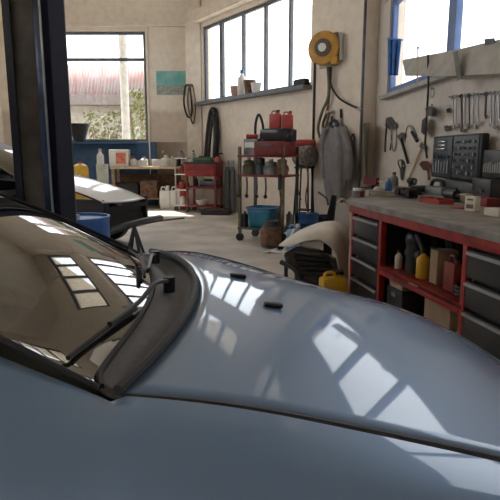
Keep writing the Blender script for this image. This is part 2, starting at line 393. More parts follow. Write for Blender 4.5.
# ------------------------------------------------------------------ cars
WIP = []
def proj(p):
    d = p - CO; w = d.dot(FW); return 250 + F * d.dot(RT) / w, 250 - F * d.dot(UP) / w
def wipers_from_view(T, glass):
    M = gmat(T)
    def near_(px, py):
        best = min(((u / 60, v / 100) for u in range(40) for v in range(101)), key=lambda t: math.dist(proj(M @ glass(*t)), (px, py)))
        return ((2 * best[1] - 1) * .63, best[0])
    WIP.extend([(-.02, near_(66, 364), near_(137, 314)), (.45, near_(128, 252), near_(143, 280))]); print('WIP', WIP); return WIP
def make_car(T, z0, slopes, paint, complete=True, shear=0, near=-.03, wip=None):
    ys = .66
    def zh(x, y):
        X = max(x, 0); z = z0
        for (sa, ma), (sb, mb_) in zip(slopes, slopes[1:]):   # integrate the piecewise linear fall of the bonnet
            if X <= sa: break
            e = min(X, sb) - sa; z -= ma * e + .5 * (mb_ - ma) / (sb - sa) * e * e
        return z + CR * (1 - (y / ys) ** 2) - .06 * max(0, min(1, (X - .1) / .55)) * (max(0, y - .1) / .56) ** 2
    def xr(y): return .155 * (1 - (y / ys) ** 2) - shear * (y / ys + 1) / 2
    def xn(y): return 1.36 - .14 * (y / ys) ** 2
    CR = .040
    def tp_(x, y): x = max(x, 0); return y * (1 - (.075 if y > 0 else near) * x)
    def hood(u, v, e=0):
        y0 = (2 * v - 1) * ys; x = xr(y0) + (xn(y0) - xr(y0)) * u; y = tp_(x, y0)
        return Vector((x, y, zh(x, y0)))
    H = MB().grid(hood, 36, 40).build('hood', paint, T, solid=.02)
    # raised bead lines on the hood
    for sx, sy, nm in ((.315, -.15, 0), (.235, .13, 0)):
        q = MB(); p = Vector((sx, sy, zh(sx, sy) + .006)); q.box(p, (.05, .022, .012), (0, R(8), R(8)), bev=.004); q.build('washer_nozzle', M_black, H)
    for v in (0, 1):
        q = MB(); q.tube([hood(u / 30, v) + Vector((0, (.007 + .009 * u / 30) * (1 if v else -1), -.006)) for u in range(31)], lambda f: .0075 + .006 * f, 6, smooth=False); q.build('bonnet_gap', M_black, T)
    # rear hood seal
    q = MB(); q.tube([hood(0, v / 24) + Vector((-.006, 0, .003)) for v in range(25)], .0105, 8, smooth=False); q.build('hood_seal', M_black, H)
    # cowl
    rake = R(25.5)
    def xg(y): k = 1 - (y / .63) ** 2; return xr(y * ys / .63) - .045 - .085 * max(k, 0) ** .5
    def zg(y): return z0 - .005 + .022 * (1 - (y / .63) ** 2)
    def cowl(u, v):
        y0 = (2 * v - 1); a = hood(0, v); yb = y0 * .63; bq = Vector((xg(yb), yb, zg(yb)))
        p = a.lerp(bq, u); p.z -= .025 * math.sin(math.pi * min(1, u * 1.2)) * (1 - .8 * abs(y0) ** 4) + .012 * (1 - u); return p
    K = MB().grid(cowl, 8, 36).build('cowl', M_cowl, T, solid=.006)
    # windscreen
    Lg = .82
    def glass(u, v):
        y0 = (2 * v - 1); yb = y0 * .63; k = u * Lg
        bow = .03 * math.sin(math.pi * u)
        side = .12 * y0 ** 4
        return Vector((xg(yb) - k * math.cos(rake) - bow * .4 , yb * (1 - .13 * u), zg(yb) + k * math.sin(rake) + bow - .025 * y0 ** 4 * u))
    MB().grid(glass, 14, 30).build('windscreen', M_cglass, T)
    for v in (0, 1):
        q = MB(); q.tube([glass(u / 14, v) + Vector((0, (.004 if v else -.004), .002)) for u in range(15)], .006, 8, smooth=False); q.build('screen_trim', M_black, T)
    q = MB(); q.tube([glass(0, v / 24) + Vector((.004, 0, .002)) for v in range(25)], .007, 6, smooth=False); q.build('screen_seal', M_black, T)
    # wipers: pivot on the cowl, arm, blade lying on the glass
    def onglass(y, u, h=.012): g = glass(u, (y / .63 + 1) / 2); return g + Vector((math.sin(rake) * h, 0, math.cos(rake) * h))
    for (yp, a, b2) in (WIP if WIP else wipers_from_view(T, glass)):
        w = MB(); pv = Vector((xg(yp) + .05, yp, zg(yp) + .02)); el = onglass(b2[0], b2[1], .03)
        w.cyl(pv - Vector((0, 0, .03)), pv + Vector((0, 0, .014)), .017); w.tube([pv, pv.lerp(el, .5) + Vector((0, 0, .02)), el, onglass((a[0] + b2[0]) / 2, (a[1] + b2[1]) / 2, .022)], .006, 8)
        wo = w.build('wiper', M_blackp, T)
        q = MB(); q.tube([onglass(a[0], a[1], .010), onglass((a[0] + b2[0]) / 2, (a[1] + b2[1]) / 2, .014), onglass(b2[0], b2[1], .010)], .005, 6); q.build('blade', M_black, wo)
    # body sides
    wheels = ((.56, .31), (-2.0, .31))
    def zb(x):
        z = .20
        for wx, wz in wheels:
            r = .375
            if abs(x - wx) < r: z = max(z, wz + math.sqrt(r * r - (x - wx) ** 2))
        return z
    offs = [(0, -.003), (.006, 0), (.04, -.006), (.08, -.021), (.115, -.046), (.142, -.085), (.160, -.14)]
    def side(sg, xa, xb, nx, nm):
        q = MB(); nr = len(offs) + 5
        def fn(u, v):
            x = xa + (xb - xa) * u; i = v * nr
            i0 = round(i)
            seam = abs(tp_(x, sg * ys)) + .011 + .016 * max(0, min(x, 1))
            zt = zh(x, sg * ys) - .004
            if i0 < len(offs):
                dy, dz = offs[i0]
                if x < 0:
                    # the pillar foot follows the screen edge down to the waist line
                    ex = xg(sg * .63); kk = max(0, (ex - x) / math.cos(rake)); uu = kk / Lg
                    f = max(0, 1 - dy / .142); f2 = f * f * (3 - 2 * f)
                    ytop = .63 * (1 - .13 * uu) + .016 if kk > 0 else seam
                    yw = seam + dy; return Vector((x, sg * (ytop * f2 + yw * (1 - f2)), (zg(.63) + kk * math.sin(rake) - .012 - .025 * min(uu, 1)) * f2 + (zt + dz) * (1 - f2)))
                return Vector((x, sg * (seam + dy), zt + dz))
            f = (i0 - len(offs) + 1) / 5
            zt2 = zt + offs[-1][1]; zz = zt2 + (min(zb(x), zt2 - .02) - zt2) * f
            return Vector((x, sg * (seam + offs[-1][0] + .025 * math.sin(f * 2.2) - .02 * f), zz))
        q.grid(fn, nx, nr)
        return q.build(nm, paint, T, solid=.01, off=0)
    for sg in (-1, 1):
        if complete: side(sg, -.42, 1.30, 60, 'fender')
        side(sg, -.426, -1.55, 20, 'door'); side(sg, -1.556, -2.75, 50, 'rear_fender')
        # greenhouse
        e = [glass(1, (sg + 1) / 2), glass(.32, (sg + 1) / 2)]
        q = MB(); zt = z0 + .0
        q.grid(lambda u, v: Vector((-.32 - .45 * v - 1.5 * u * (1 - .25 * v) , sg * (.74 - .17 * v), zt - .02 + .36 * v)), 8, 6); q.build('side_window', M_cglass, T)
        q = MB(); q.tube([glass(u / 10, (sg + 1) / 2) + Vector((-.01, sg * .03, -.015)) for u in range(3, 11)] + [Vector((-1.5, sg * .57, z0 + .37)), Vector((-2.1, sg * .60, z0 + .20)), Vector((-2.4, sg * .66, z0 + .02))], .02, 8); q.build('roof_rail', paint, T)
    top = glass(1, .5)
    def roof(u, v):
        y = (2 * v - 1) * .56; return Vector((top.x - .005 - .95 * u, y, top.z + .03 * math.sin(math.pi * min(u * 1.0, 1)) - .03 * (y / .56) ** 2 - .02 * u))
    MB().grid(roof, 10, 12).build('roof', paint, T, solid=.015)
    rb = roof(1, .5)
    MB().grid(lambda u, v: Vector((rb.x - .6 * u, (2 * v - 1) * (.56 + .06 * u), rb.z + (z0 + .01 - rb.z) * u - .03 * (2 * v - 1) ** 2 * (1 - u))), 6, 8).build('rear_window', M_cglass, T)
    MB().grid(lambda u, v: Vector((rb.x - .6 + (-2.75 - rb.x + .6) * u, (2 * v - 1) * .68, z0 + .01 - .04 * u * u)), 6, 8).build('boot_lid', paint, T, solid=.015)
    MB().grid(lambda u, v: Vector((-2.75 - .12 * math.sin(math.pi * min(1, u * 1.3)) * (1 - .5 * abs(2 * v - 1) ** 3), (2 * v - 1) * .82, z0 - .05 - (z0 - .25) * u)), 8, 14).build('rear_bumper', paint, T, solid=.015)
    # interior
    q = MB(); q.grid(lambda u, v: Vector((.0 - .55 * u + .05 * (1 - (2 * v - 1) ** 2), (2 * v - 1) * .62, z0 - .05 + .03 * math.sin(u * 2.5) - .25 * max(0, u - .7) * 2)), 8, 10); q.build('dashboard', M_dash, T, solid=.02)
    q = MB(); q.box((-1.1, 0, .35), (2.9, 1.36, .06)); q.box((-.35, 0, .55), (.06, 1.36, .4)); q.build('cabin_floor', M_dash, T)
    for sy in (-.36, .36):
        q = MB(); q.box((-1.15, sy, .55), (.5, .5, .2), bev=.06); q.box((-1.45, sy, .82), (.18, .48, .6), (0, R(-12), 0), bev=.06); q.box((-1.52, sy, 1.16), (.1, .26, .16), bev=.04); q.build('seat', M_seat, T)
    q = MB(); cs = Vector((-.72, .36, .9)); q.tube([cs + Vector((-.06 * math.sin(a) , .18 * math.cos(a), .17 * math.sin(a))) for a in [i * .5236 for i in range(12)]], .014, 8, cyc=True); q.cyl(cs, cs + Vector((.25, 0, -.08)), .03); q.box(cs, (.03, .34, .04)); q.build('steering_wheel', M_black, T)
    # engine bay shadow box + underbody
    q = MB(); q.box((.45, 0, .42), (1.5, 1.08, .12)); q.box((.30, 0, .56), (.55, .9, .2)); q.build('engine_tray', M_black, T)
    for wx, wz in wheels:
        for sg in (-1, 1):
            q = MB(); q.lathe([(.19, -.09), (.285, -.1), (.31, -.07), (.31, .07), (.285, .1), (.19, .09)], (wx, sg * .70, wz), 32, (R(90), 0, 0)); w = q.build('wheel', M_black, T)
            q = MB(); q.lathe([(0, .06), (.04, .06), (.06, .02), (.17, .06), (.19, .09), (.19, -.09)], (wx, sg * .70, wz), 32, (R(90) * (1 if sg < 0 else -1), 0, 0))
            for k in range(5):
                a = k * 1.2566; q.box((wx + .1 * math.cos(a), sg * .765, wz + .1 * math.sin(a)), (.17, .03, .045), (0, -a, 0))
            q.build('rim', M_alum, w)
    xe = 1.36
    if complete:
        def bump(u, v):
            y0 = (2 * v - 1); x = xn(y0 * ys) - .0 ; zt = zh(xn(y0 * ys), y0 * ys)
            k = math.sin(math.pi * min(1, .12 + u)) 
            return Vector((x + .13 * k - .25 * abs(y0) ** 3 * u, tp_(x, y0 * ys) + y0 * .14 * min(1, u * 3), zt - .004 - (zt - .2) * u))
        MB().grid(bump, 12, 24).build('front_bumper', paint, T, solid=.012)
        for sg in (-1, 1):
            q = MB(); q.ball((1.30, sg * .56, zh(1.25, .5) - .06), .1, (.6, 1.2, .6)); q.build('headlamp', M_chrome, T)
        q = MB(); q.box((1.47, 0, .33), (.06, .8, .12), bev=.01); q.build('grille', M_blackp, T)
    return dict(zh=zh, hood=hood, glass=glass)

ZW = .95
C0 = G(122, 392, ZW); YAW = R(4)
rootp = C0 - Matrix.Rotation(YAW, 3, 'Z') @ Vector((0, -.66, 0)); rootp.z = 0
SL = [(0, .06), (.3, .215), (.72, .25), (.9, .45), (1.5, 1.15)]
car = thing('car', 'blue-grey car in the foreground seen across its bonnet and windscreen', 'car', rootp, YAW)
make_car(car, ZW, SL, M_paint, shear=.09, near=-.09)

nose = D(150, 200, 7.2)
car2 = thing('car', 'pale silver car without front bumper parked behind the lift post', 'car', (-2.88, 7.75, 0), R(-14))
K2 = make_car(car2, 1.02, [(0, .10), (1.0, .32), (1.6, .6)], M_paint2, complete=False)
q = MB(); q.box((1.22, 0, .60), (.06, 1.2, .05)); q.box((1.22, 0, .36), (.06, 1.2, .07)); q.box((1.16, 0, .48), (.05, 1.0, .3))
for y in (-.58, .58): q.box((1.2, y, .50), (.08, .07, .42))
q.build('radiator_support', M_black, car2)
q = MB(); q.tube([(1.30, -.75, .36), (1.42, -.3, .40), (1.45, .2, .40), (1.38, .75, .36)], .05, 8); q.build('bumper_beam', M_blackp, car2)
q = MB(); q.box((.62, -.62, .50), (1.2, .05, .50), bev=.02); q.box((.5, -.52, .62), (1.3, .12, .1)); q.build('inner_arch', M_black, car2)

# ------------------------------------------------------------------ lift post, drum
py_ = 3.45
xl, xr_ = D(8, 120, py_).x, D(53.5, 120, py_).x; wd = xr_ - xl
lp = thing('lift_post', 'tall dark navy two-post car lift column behind the windscreen', 'lift', ((xl + xr_) / 2, py_ + .15, 0))
q = MB(); q.box((0, .18, 2.3), (wd, .02, 4.6)); q.build('back_plate', M_posti, lp)
q = MB(); q.box((-wd / 2 + .01, .03, 2.3), (.02, .30, 4.6)); q.box((-wd / 2 + .025, -.115, 2.3), (.045, .02, 4.6)); q.build('left_flange', M_post, lp)
q = MB(); q.box((wd / 2 - .01, .03, 2.3), (.02, .30, 4.6)); q.box((wd / 2 - .022, -.115, 2.3), (.043, .02, 4.6), bev=.004); q.build('right_flange', mat('lift_matt_navy', (.008, .009, .018), .85, spec=.15), lp)
q = MB(); q.box((wd / 2 - .05, -.12, 2.3), (.012, .022, 4.6)); q.build('edge_strip', M_alum, lp)
q = MB(); q.box((.072, -.05, 2.1), (.075, .12, 3.6), bev=.01); q.build('carriage_rail', mat('rail_blue_steel', (.07, .08, .12), .22, metal=.6, var=.3, scale=4), lp)
q = MB(); q.box((-.035, .0, 2.3), (.135, .16, 4.4)); q.build('carriage', M_posti, lp)
q = MB(); q.box((-.03, .03, 1.15), (.02, .02, 2.0)); q.build('hydraulic_line', M_black, lp)
q = MB(); q.box((0, .03, .012), (.7, .6, .024), bev=.004); q.build('base_plate', M_post, lp)

def lathe_thing(name, label, cat, loc, prof, m, cap=None, mcap=None, capname='cap', group=None, rz=0):
    if cap is None:
        q = MB(); q.lathe(prof); return solo(name, q, m, label, cat, group, loc=loc, rz=rz)
    t = thing(name, label, cat, loc, rz, group)
    q = MB(); q.lathe(prof); q.build('body', m, t); q = MB(); q.lathe(cap); q.build(capname, mcap, t); return t
def drum_prof(r, h): return [(0, 0), (r, 0), (r, h * .02), (r * .97, h * .04), (r * .97, h * .32), (r, h * .34), (r * .97, h * .36), (r * .97, h * .64), (r, h * .66), (r * .97, h * .68), (r * .97, h * .96), (r, h * .98), (r, h), (r * .94, h), (r * .94, h - .02), (0, h - .02)]
p = G(76, 221, .80)
lathe_thing('oil_drum', 'blue oil drum standing between lift post and silver car', 'drum', (p.x, p.y, 0), drum_prof(.27, .84), M_bluep, [(0, .82), (.03, .82), (.03, .85), (0, .85)], M_steel, 'bung')
# loose black bumper strip sticking out from the silver car
a, b_ = G(128, 226, .45), G(184, 218, .45)
lb = thing('rubber_strip', 'thin black trim strip on trestle poking out before silver car', 'strip', (a.x, a.y, 0))
q = MB(); q.tube([a, a.lerp(b_, .5) + Vector((0, 0, .01)), b_], .012, 8); q.build('strip', M_black, lb, world=True)
for k in (.10,):
    c = a.lerp(b_, k); q = MB()
    for s in (-1, 1): q.tube([c - Vector((0, 0, .012)), Vector((c.x + .10 * s, c.y + .14 * s, 0))], .022, 6); 
    for s in (-1, 1): q.tube([c - Vector((0, 0, .012)), Vector((c.x - .10 * s, c.y + .14 * s, 0))], .022, 6)
    q.build('leg', M_black, lb, world=True)

# ------------------------------------------------------------------ back wall furniture
YT = 13.15
tx0, tx1 = D(110, 170, YT).x, D(187, 170, YT).x; tz = D(150, 166.5, YT).z
tb = thing('workbench', 'long wooden table against the back wall with bottles on top', 'table', ((tx0 + tx1) / 2, YT + .33, 0))
L_ = tx1 - tx0
q = MB(); q.box((0, 0, tz - .03), (L_, .66, .06), bev=.008); q.build('tabletop', M_woodl, tb)
for sx in (-1, 1):
    for sy in (-1, 1): q = MB(); q.box((sx * (L_ / 2 - .06), sy * .27, (tz - .06) / 2), (.07, .07, tz - .06)); q.build('leg', M_wood, tb)
q = MB(); q.box((0, .0, .22), (L_ - .1, .5, .03)); q.build('lower_shelf', M_wood, tb)
q = MB(); q.box((0, .30, .52), (L_ - .1, .02, .55)); q.build('back_panel', M_brown, tb)
def box_thing(name, label, cat, loc, size, m, rz=0, group=None, bev=.006, flap=None, mflap=None, fname='lid'):
    if flap is None:
        q = MB(); q.box((0, 0, size[2] / 2), size, bev=bev); return solo(name, q, m, label, cat, group, loc=loc, rz=rz)
    t = thing(name, label, cat, loc, rz, group); q = MB(); q.box((0, 0, size[2] / 2), size, bev=bev); q.build('body', m, t)
    q = MB(); q.box(*flap); q.build(fname, mflap or m, t); return t
def bottle(label, loc, h, r, m, mcap, group=None, name='bottle', rz=0):
    return lathe_thing(name, label, 'bottle', loc, [(0, 0), (r * .95, 0), (r, h * .03), (r, h * .62), (r * .8, h * .72), (r * .4, h * .8), (r * .36, h * .88), (0, h * .88)], m,
                       [(0, h * .86), (r * .42, h * .86), (r * .42, h), (0, h)], mcap, 'cap', group, rz)
def jug(label, loc, h, w, m, mcap, group=None, rz=0, name='jerrycan', dpt=.6):
    t = thing(name, label, 'canister', loc, rz, group)
    q = MB(); q.box((0, 0, h * .40), (w, w * dpt, h * .8), bev=w * .12)
    q.lathe([(w * .16, h * .78), (w * .13, h * .9), (0, h * .9)], (w * .25, 0, 0), 14); q.build('body', m, t)
    q = MB(); q.tube([(-w * .36, 0, h * .78), (-w * .3, 0, h * .93), (w * .0, 0, h * .93), (w * .08, 0, h * .78)], w * .06, 8); q.build('handle', m, t)
    q = MB(); q.lathe([(0, h * .88), (w * .16, h * .88), (w * .16, h), (0, h)], (w * .25, 0, 0), 14); q.build('cap', mcap, t); return t
yt = YT + .25
def tp(px): return (D(px, 160, yt).x, yt, tz)
t = thing('carton', 'white carton with orange-red print on left end of wooden table', 'box', tp(120))
q = MB(); q.box((0, 0, .20), (.46, .3, .40), bev=.01); q.build('body', M_whitep, t)
q = MB(); q.box((.06, -.152, .20), (.24, .006, .26)); q.build('printed_label', mat('carton_print', (.72, .22, .14), .6, var=.2, scale=10), t)
bottle('squat white bottle just right of the red-printed carton', tp(133.5), .22, .09, M_whitep, M_bluep)
bottle('amber jar behind the white bottles on wooden table', (tp(131)[0], yt + .2, tz), .30, .07, mat('amber', (.45, .2, .05), .3), M_blackp)
bottle('white bottle with pale blue cap in middle of wooden table', tp(144), .24, .10, M_whitep, M_lblue)
bottle('small white bottle with red cap on wooden table', tp(139), .17, .05, M_whitep, M_redp)
box_thing('carton', 'white flat packet on wooden table below the poster', 'box', tp(157), (.26, .2, .17), M_whitep, rz=.2)
bottle('round white tub at right end of the wooden table', tp(166), .27, .13, M_whitep, M_whitep, name='tub')
bottle('cream bottle beside round white tub on wooden table', tp(172.5), .25, .07, M_cream, M_whitep)
bottle('olive oil can behind the white tub on wooden table', (tp(162)[0], yt + .2, tz), .38, .06, M_olive, M_yel, name='oil_can')
bottle('dark bottle at the far right of the wooden table', tp(179), .24, .05, M_black, M_redp)
def clear(p, r):
    d = (Vector((p[0], p[1], 0)) - K0).dot(nA); q = Vector(p)
    if d < r: q += nA * (r - d)
    return q
def fl_(px, py): p = G(px, py); return (p.x, p.y, 0)
jug('left white jerrycan of two under the wooden table', (D(165, 200, 12.9).x, 12.95, 0), .56, .26, M_whitep, M_whitep)
jug('right white jerrycan of two under the wooden table', (D(175.3, 200, 12.9).x, 12.95, 0), .56, .24, M_whitep, M_redp)
jug('red fuel can beside the right white jerrycan', (D(182.5, 200, 12.9).x, 12.93, 0), .52, .16, M_redp, M_blackp, name='fuel_can')
box_thing('crate', 'black crate under left half of wooden table', 'crate', (D(128, 200, 13.4).x, 13.45, .235), (.55, .35, .34), M_blackp, flap=((0, 0, .36), (.57, .37, .03)), mflap=M_blackg)
box_thing('crate', 'dark brown crate under middle of wooden table', 'crate', (D(150, 200, 13.4).x, 13.45, .235), (.42, .35, .40), M_brown, flap=((0, 0, .41), (.44, .37, .03)), mflap=M_dsteel)
# white cylinder stand with paper roll, yellow cylinder, black bucket
p = D(102, 164, 11.6); lathe_thing('bin', 'pale narrow bin standing behind the silver car bonnet', 'bin', (p.x, 11.6, 0), [(0, 0), (.11, 0), (.125, p.z - .03), (.13, p.z), (.11, p.z), (.10, p.z - .1), (0, p.z - .1)], mat('pale_green', (.55, .60, .52), .5))
q = p.z; bottle('white spray bottle standing inside the pale narrow bin', (p.x - .03, 11.6, q - .1), .42, .075, M_whitep, M_gpaint, name='spray_bottle')
p = D(80, 162.5, 10.6); lathe_thing('gas_cylinder', 'yellow gas cylinder behind the silver car beside lift post', 'cylinder', (p.x, 10.6, 0), [(0, 0), (.15, 0), (.15, p.z - .12), (.13, p.z - .06), (.05, p.z - .02), (0, p.z - .02)], M_yel, [(0, p.z - .03), (.03, p.z - .03), (.03, p.z + .02), (0, p.z + .02)], M_redp, 'valve')
p = D(80, 141.5, YB - .16); bz = p.z
lathe_thing('bucket', 'black rubber bucket on the sill of the back window', 'bucket', (p.x, YB - .2, bw[2] - .0), [(0, 0), (.13, 0), (.27, .44), (.255, .44), (.12, .02), (0, .02)], M_black)
mb = MB(); mb.box((D(90, 142, YB).x - .1, YB - .14, bw[2] - .02), (D(147, 150, YB).x - D(50, 150, YB).x + .2, .50, .04)); struct('trim_9', mb, M_blue)
# poster
a, b_ = BK(156, 71, .012), BK(186, 95, .012)
ps = thing('poster', 'turquoise seaside poster on the back wall above the table', 'poster', ((a.x + b_.x) / 2, YB, b_.z))
q = MB(); q.box(((a.x + b_.x) / 2, YB - .006, (a.z + b_.z) / 2), (b_.x - a.x, .012, a.z - b_.z)); q.build('sheet', M_poster, ps, world=True)
q = MB(); q.box(((a.x + b_.x) / 2, YB - .014, b_.z + .12), (b_.x - a.x - .02, .004, .22)); q.build('shore_print', M_postb, ps, world=True)

def hang(wfn, name, label, cat, parts, group=None):
    # parts: (part name, material, kind, pixel points, radius, offset)
    first = wfn(*parts[0][3][0], 0); t = thing(name, label, cat, first, 0, group)
    if len(parts) == 1 and False: pass
    for nm, m, kind, pts, r, off in parts:
        q = MB(); P = [wfn(x, y, off) for x, y in pts]
        if kind == 'tube': q.tube(P, r, 8)
        elif kind == 'line': q.tube(P, r, 8, smooth=False)
        elif kind == 'loop': q.tube(P, r, 8, cyc=True)
        elif kind == 'poly':
            Q = [wfn(x, y, max(off - r, .0)) for x, y in pts]; n = (P[0] - Q[0])
            q.prism(Q, n if n.length > 1e-6 else (0, -.01, 0))
        q.build(nm, m, t, world=True)
    return t
cw = lambda x, y, o=0: D(x, y, YB - .22 - o)
hang(cw, 'drive_belt', 'dark looped drive belts hanging on the corner column', 'belt', [
    ('belt', M_black, 'loop', [(185, 88), (184, 104), (188, 117), (192, 112), (190, 88), (187.5, 85)], .022, .03),
    ('belt', M_brown, 'loop', [(189, 87), (188, 104), (193, 124), (195.5, 106), (193, 87), (191, 85)], .018, .06),
    ('hook', M_steel, 'line', [(187, 86), (193, 86)], .02, .03)])
hang(WA, 'hose', 'black rubber hose looped on a hook above the red cart', 'hose', [
    ('loop', M_black, 'tube', [(206, 156), (208, 132), (210.5, 114), (213, 109), (216, 115), (217.5, 135), (216, 156)], .055, .08),
    ('loop', M_dcloth, 'tube', [(208.5, 158), (210, 135), (213, 116), (215, 135), (214, 158)], .04, .17),
    ('hook', M_steel, 'line', [(212.5, 112), (213.5, 112)], .03, .04)])
# sill objects of the long window
def sill(px, py): p = WA(px, py, .06); return p
for lab, px, h, r, m in (('small pinkish pot on long window sill', 235.5, .24, .10, mat('pink', (.5, .3, .25), .6)), ('brown pot on the long window sill next to blue spray can', 250.5, .30, .13, M_brown), ('white tub at right of the group on long window sill', 257, .22, .11, M_whitep)):
    u, _ = uA(px, 93); p = K0 + dA * u + nA * .02; lathe_thing('pot', lab, 'pot', (p.x, p.y, zA0 - .005), [(0, 0), (r * .7, 0), (r, h * .8), (r * 1.05, h), (r * .85, h), (0, h * .9)], m)
u, _ = uA(242.8, 93); p = K0 + dA * u + nA * .02; bottle('blue-capped white spray can on the long window sill', (p.x, p.y, zA0 - .005), .55, .10, M_whitep, M_bluep, name='spray_can')
u, _ = uA(302, 88); p = K0 + dA * u + nA * .02; box_thing('block', 'black box on the long window sill next to the pillar', 'box', (p.x, p.y, zA0 - .005), (.34, .12, .12), M_black, rz=math.atan2(dA.y, dA.x), flap=((0, 0, .125), (.30, .10, .02)), mflap=M_blackp)

# ------------------------------------------------------------------ carts along the right wall
def frame_at(px, py, wpx, ang=None):
    p = G(px, py); return p
rzA = R(-18)
# red service cart
p = G(204, 213); s_ = pxm(p.y); wc = 34 * s_; hc = 51 * s_
rc = thing('tool_cart', 'small red tool cart below the hanging black hoses', 'cart', (p.x, p.y + .25, 0), rzA)
q = MB(); q.box((0, 0, hc - .16), (wc, .45, .28), bev=.012); q.build('drawer_box', M_redd, rc)
q = MB(); q.box((0, 0, hc - .01), (wc + .04, .49, .03), bev=.008); q.build('top_tray', M_blackp, rc)
for i in range(2):
    q = MB(); q.box((0, -.232, hc - .10 - .13 * i), (wc * .9, .015, .11), bev=.004); dd = q.build('drawer', M_red, rc)
    q = MB(); q.box((0, -.246, hc - .065 - .13 * i), (wc * .6, .02, .015)); q.build('handle', M_dsteel, dd)
for sx in (-1, 1):
    for sy in (-1, 1):
        q = MB(); q.box((sx * (wc / 2 - .03), sy * .19, hc / 2), (.04, .04, hc - .2)); q.build('leg', M_redd, rc)
        q = MB(); q.lathe([(0, -.02), (.055, -.02), (.055, .02), (0, .02)], (sx * (wc / 2 - .03), sy * .19, .055), 16, (R(90), 0, 0)); q.build('castor', M_black, rc)
for z in (.14, .56): q = MB(); q.box((0, 0, z), (wc, .45, .04), bev=.006); q.build('shelf', M_redd, rc)
def onc(T, x, y, z): return gmat(T) @ Vector((x, y, z))
lathe_thing('bowl', 'white bowl on the bottom shelf of small red cart', 'bowl', onc(rc, -.05, -.05, .16), [(0, 0), (.08, 0), (.16, .12), (.15, .12), (.07, .02), (0, .02)], M_whitep)
bottle('black bottle on the middle shelf of small red cart', onc(rc, -.2, -.02, .58), .22, .05, M_black, M_redp)
box_thing('case', 'dark toolbox on the middle shelf of small red cart', 'toolbox', onc(rc, .1, 0, .58), (.36, .2, .13), M_dsteel, rzA, flap=((0, 0, .15), (.2, .03, .04)), mflap=M_black, fname='handle')
box_thing('case', 'green tool case on top of small red cart', 'toolbox', onc(rc, -.02, 0, hc + .005), (.42, .22, .10), M_green, rzA, flap=((0, 0, .115), (.2, .03, .03)), mflap=M_black, fname='handle')
bottle('clear grey bottle on top of the small red cart', onc(rc, -.26, 0, hc + .005), .26, .05, M_gpaint, M_blackp)
box_thing('pan', 'low black oil pan on floor in front of small red cart', 'pan', (p.x + .30, p.y - .28, 0), (.62, .34, .12), M_blackp, R(-10), flap=((0, 0, .122), (.5, .25, .01)), mflap=M_brown, fname='oil')
# pale shelf cart left of it
p = G(185, 211); s_ = pxm(p.y); wc2 = 13 * s_; hc2 = 53 * s_
pc = thing('shelf_cart', 'narrow pale shelf cart left of the small red cart', 'cart', (p.x - .02, p.y + .25, 0), rzA)
for sx in (-1, 1):
    for sy in (-1, 1):
        q = MB(); q.box((sx * wc2 / 2, sy * .18, hc2 / 2 + .04), (.03, .03, hc2 - .08)); q.build('post', M_gpaint, pc)
        q = MB(); q.lathe([(0, -.02), (.05, -.02), (.05, .02), (0, .02)], (sx * wc2 / 2, sy * .18, .05), 14, (R(90), 0, 0)); q.build('castor', M_black, pc)
for z in (.12, .48, .84, hc2): q = MB(); q.box((0, 0, z), (wc2 + .03, .40, .025)); q.build('shelf', M_whitep, pc)
for i, (z, m, lab, h) in enumerate(((.1325, M_whitep, 'white bottle on the bottom shelf of narrow pale cart', .24), (.4925, M_redp, 'red bottle on the second shelf of narrow pale cart', .22), (.8525, M_redp, 'red spray can on the third shelf of narrow pale cart', .22), (hc2 + .0125, M_gmetal, 'grey can on top of the narrow pale cart', .16))):
    bottle(lab, onc(pc, -.05, -.05, z), h, .07, m, M_blackp)
bottle('dark bottle beside the red one on narrow pale cart', onc(pc, .08, -.04, .4925), .20, .05, M_black, M_whitep)
bottle('white spray can beside red one on narrow pale cart', onc(pc, .08, -.04, .8525), .20, .05, M_whitep, M_redp)
# red extinguisher beside cart and dark canisters
p = G(222, 210.5); t = thing('fire_extinguisher', 'red fire extinguisher on grey stand right of small red cart', 'extinguisher', clear((p.x, p.y + .2, 0), .16))
q = MB(); q.lathe([(0, 0), (.10, 0), (.10, .72), (.12, .74), (0, .74)]); q.build('stand', M_gpaint, t)
q = MB(); q.lathe([(0, .74), (.10, .74), (.10, 1.16), (.05, 1.24), (0, 1.24)]); q.build('body', M_redp, t)
q = MB(); q.cyl((0, 0, 1.22), (0, 0, 1.32), .03); q.box((.05, 0, 1.31), (.12, .03, .03)); q.build('valve', M_black, t)
# two tall dark cylinders
for px, lab in ((227.5, 'slim dark gas bottle next to the fire extinguisher'), (236, 'slim dark gas bottle next to the tall shelf trolley')):
    p = G(px, 212); h = 52 * pxm(p.y); lathe_thing('gas_bottle', lab, 'cylinder', clear((p.x, p.y, 0), .14), [(0, 0), (.06, 0), (.06, h * .8), (.03, h * .9), (0, h * .9)], mat('bottle_grey_green', (.10, .11, .11), .5), [(0, h * .88), (.04, h * .88), (.04, h), (0, h)], M_steel, 'valve')

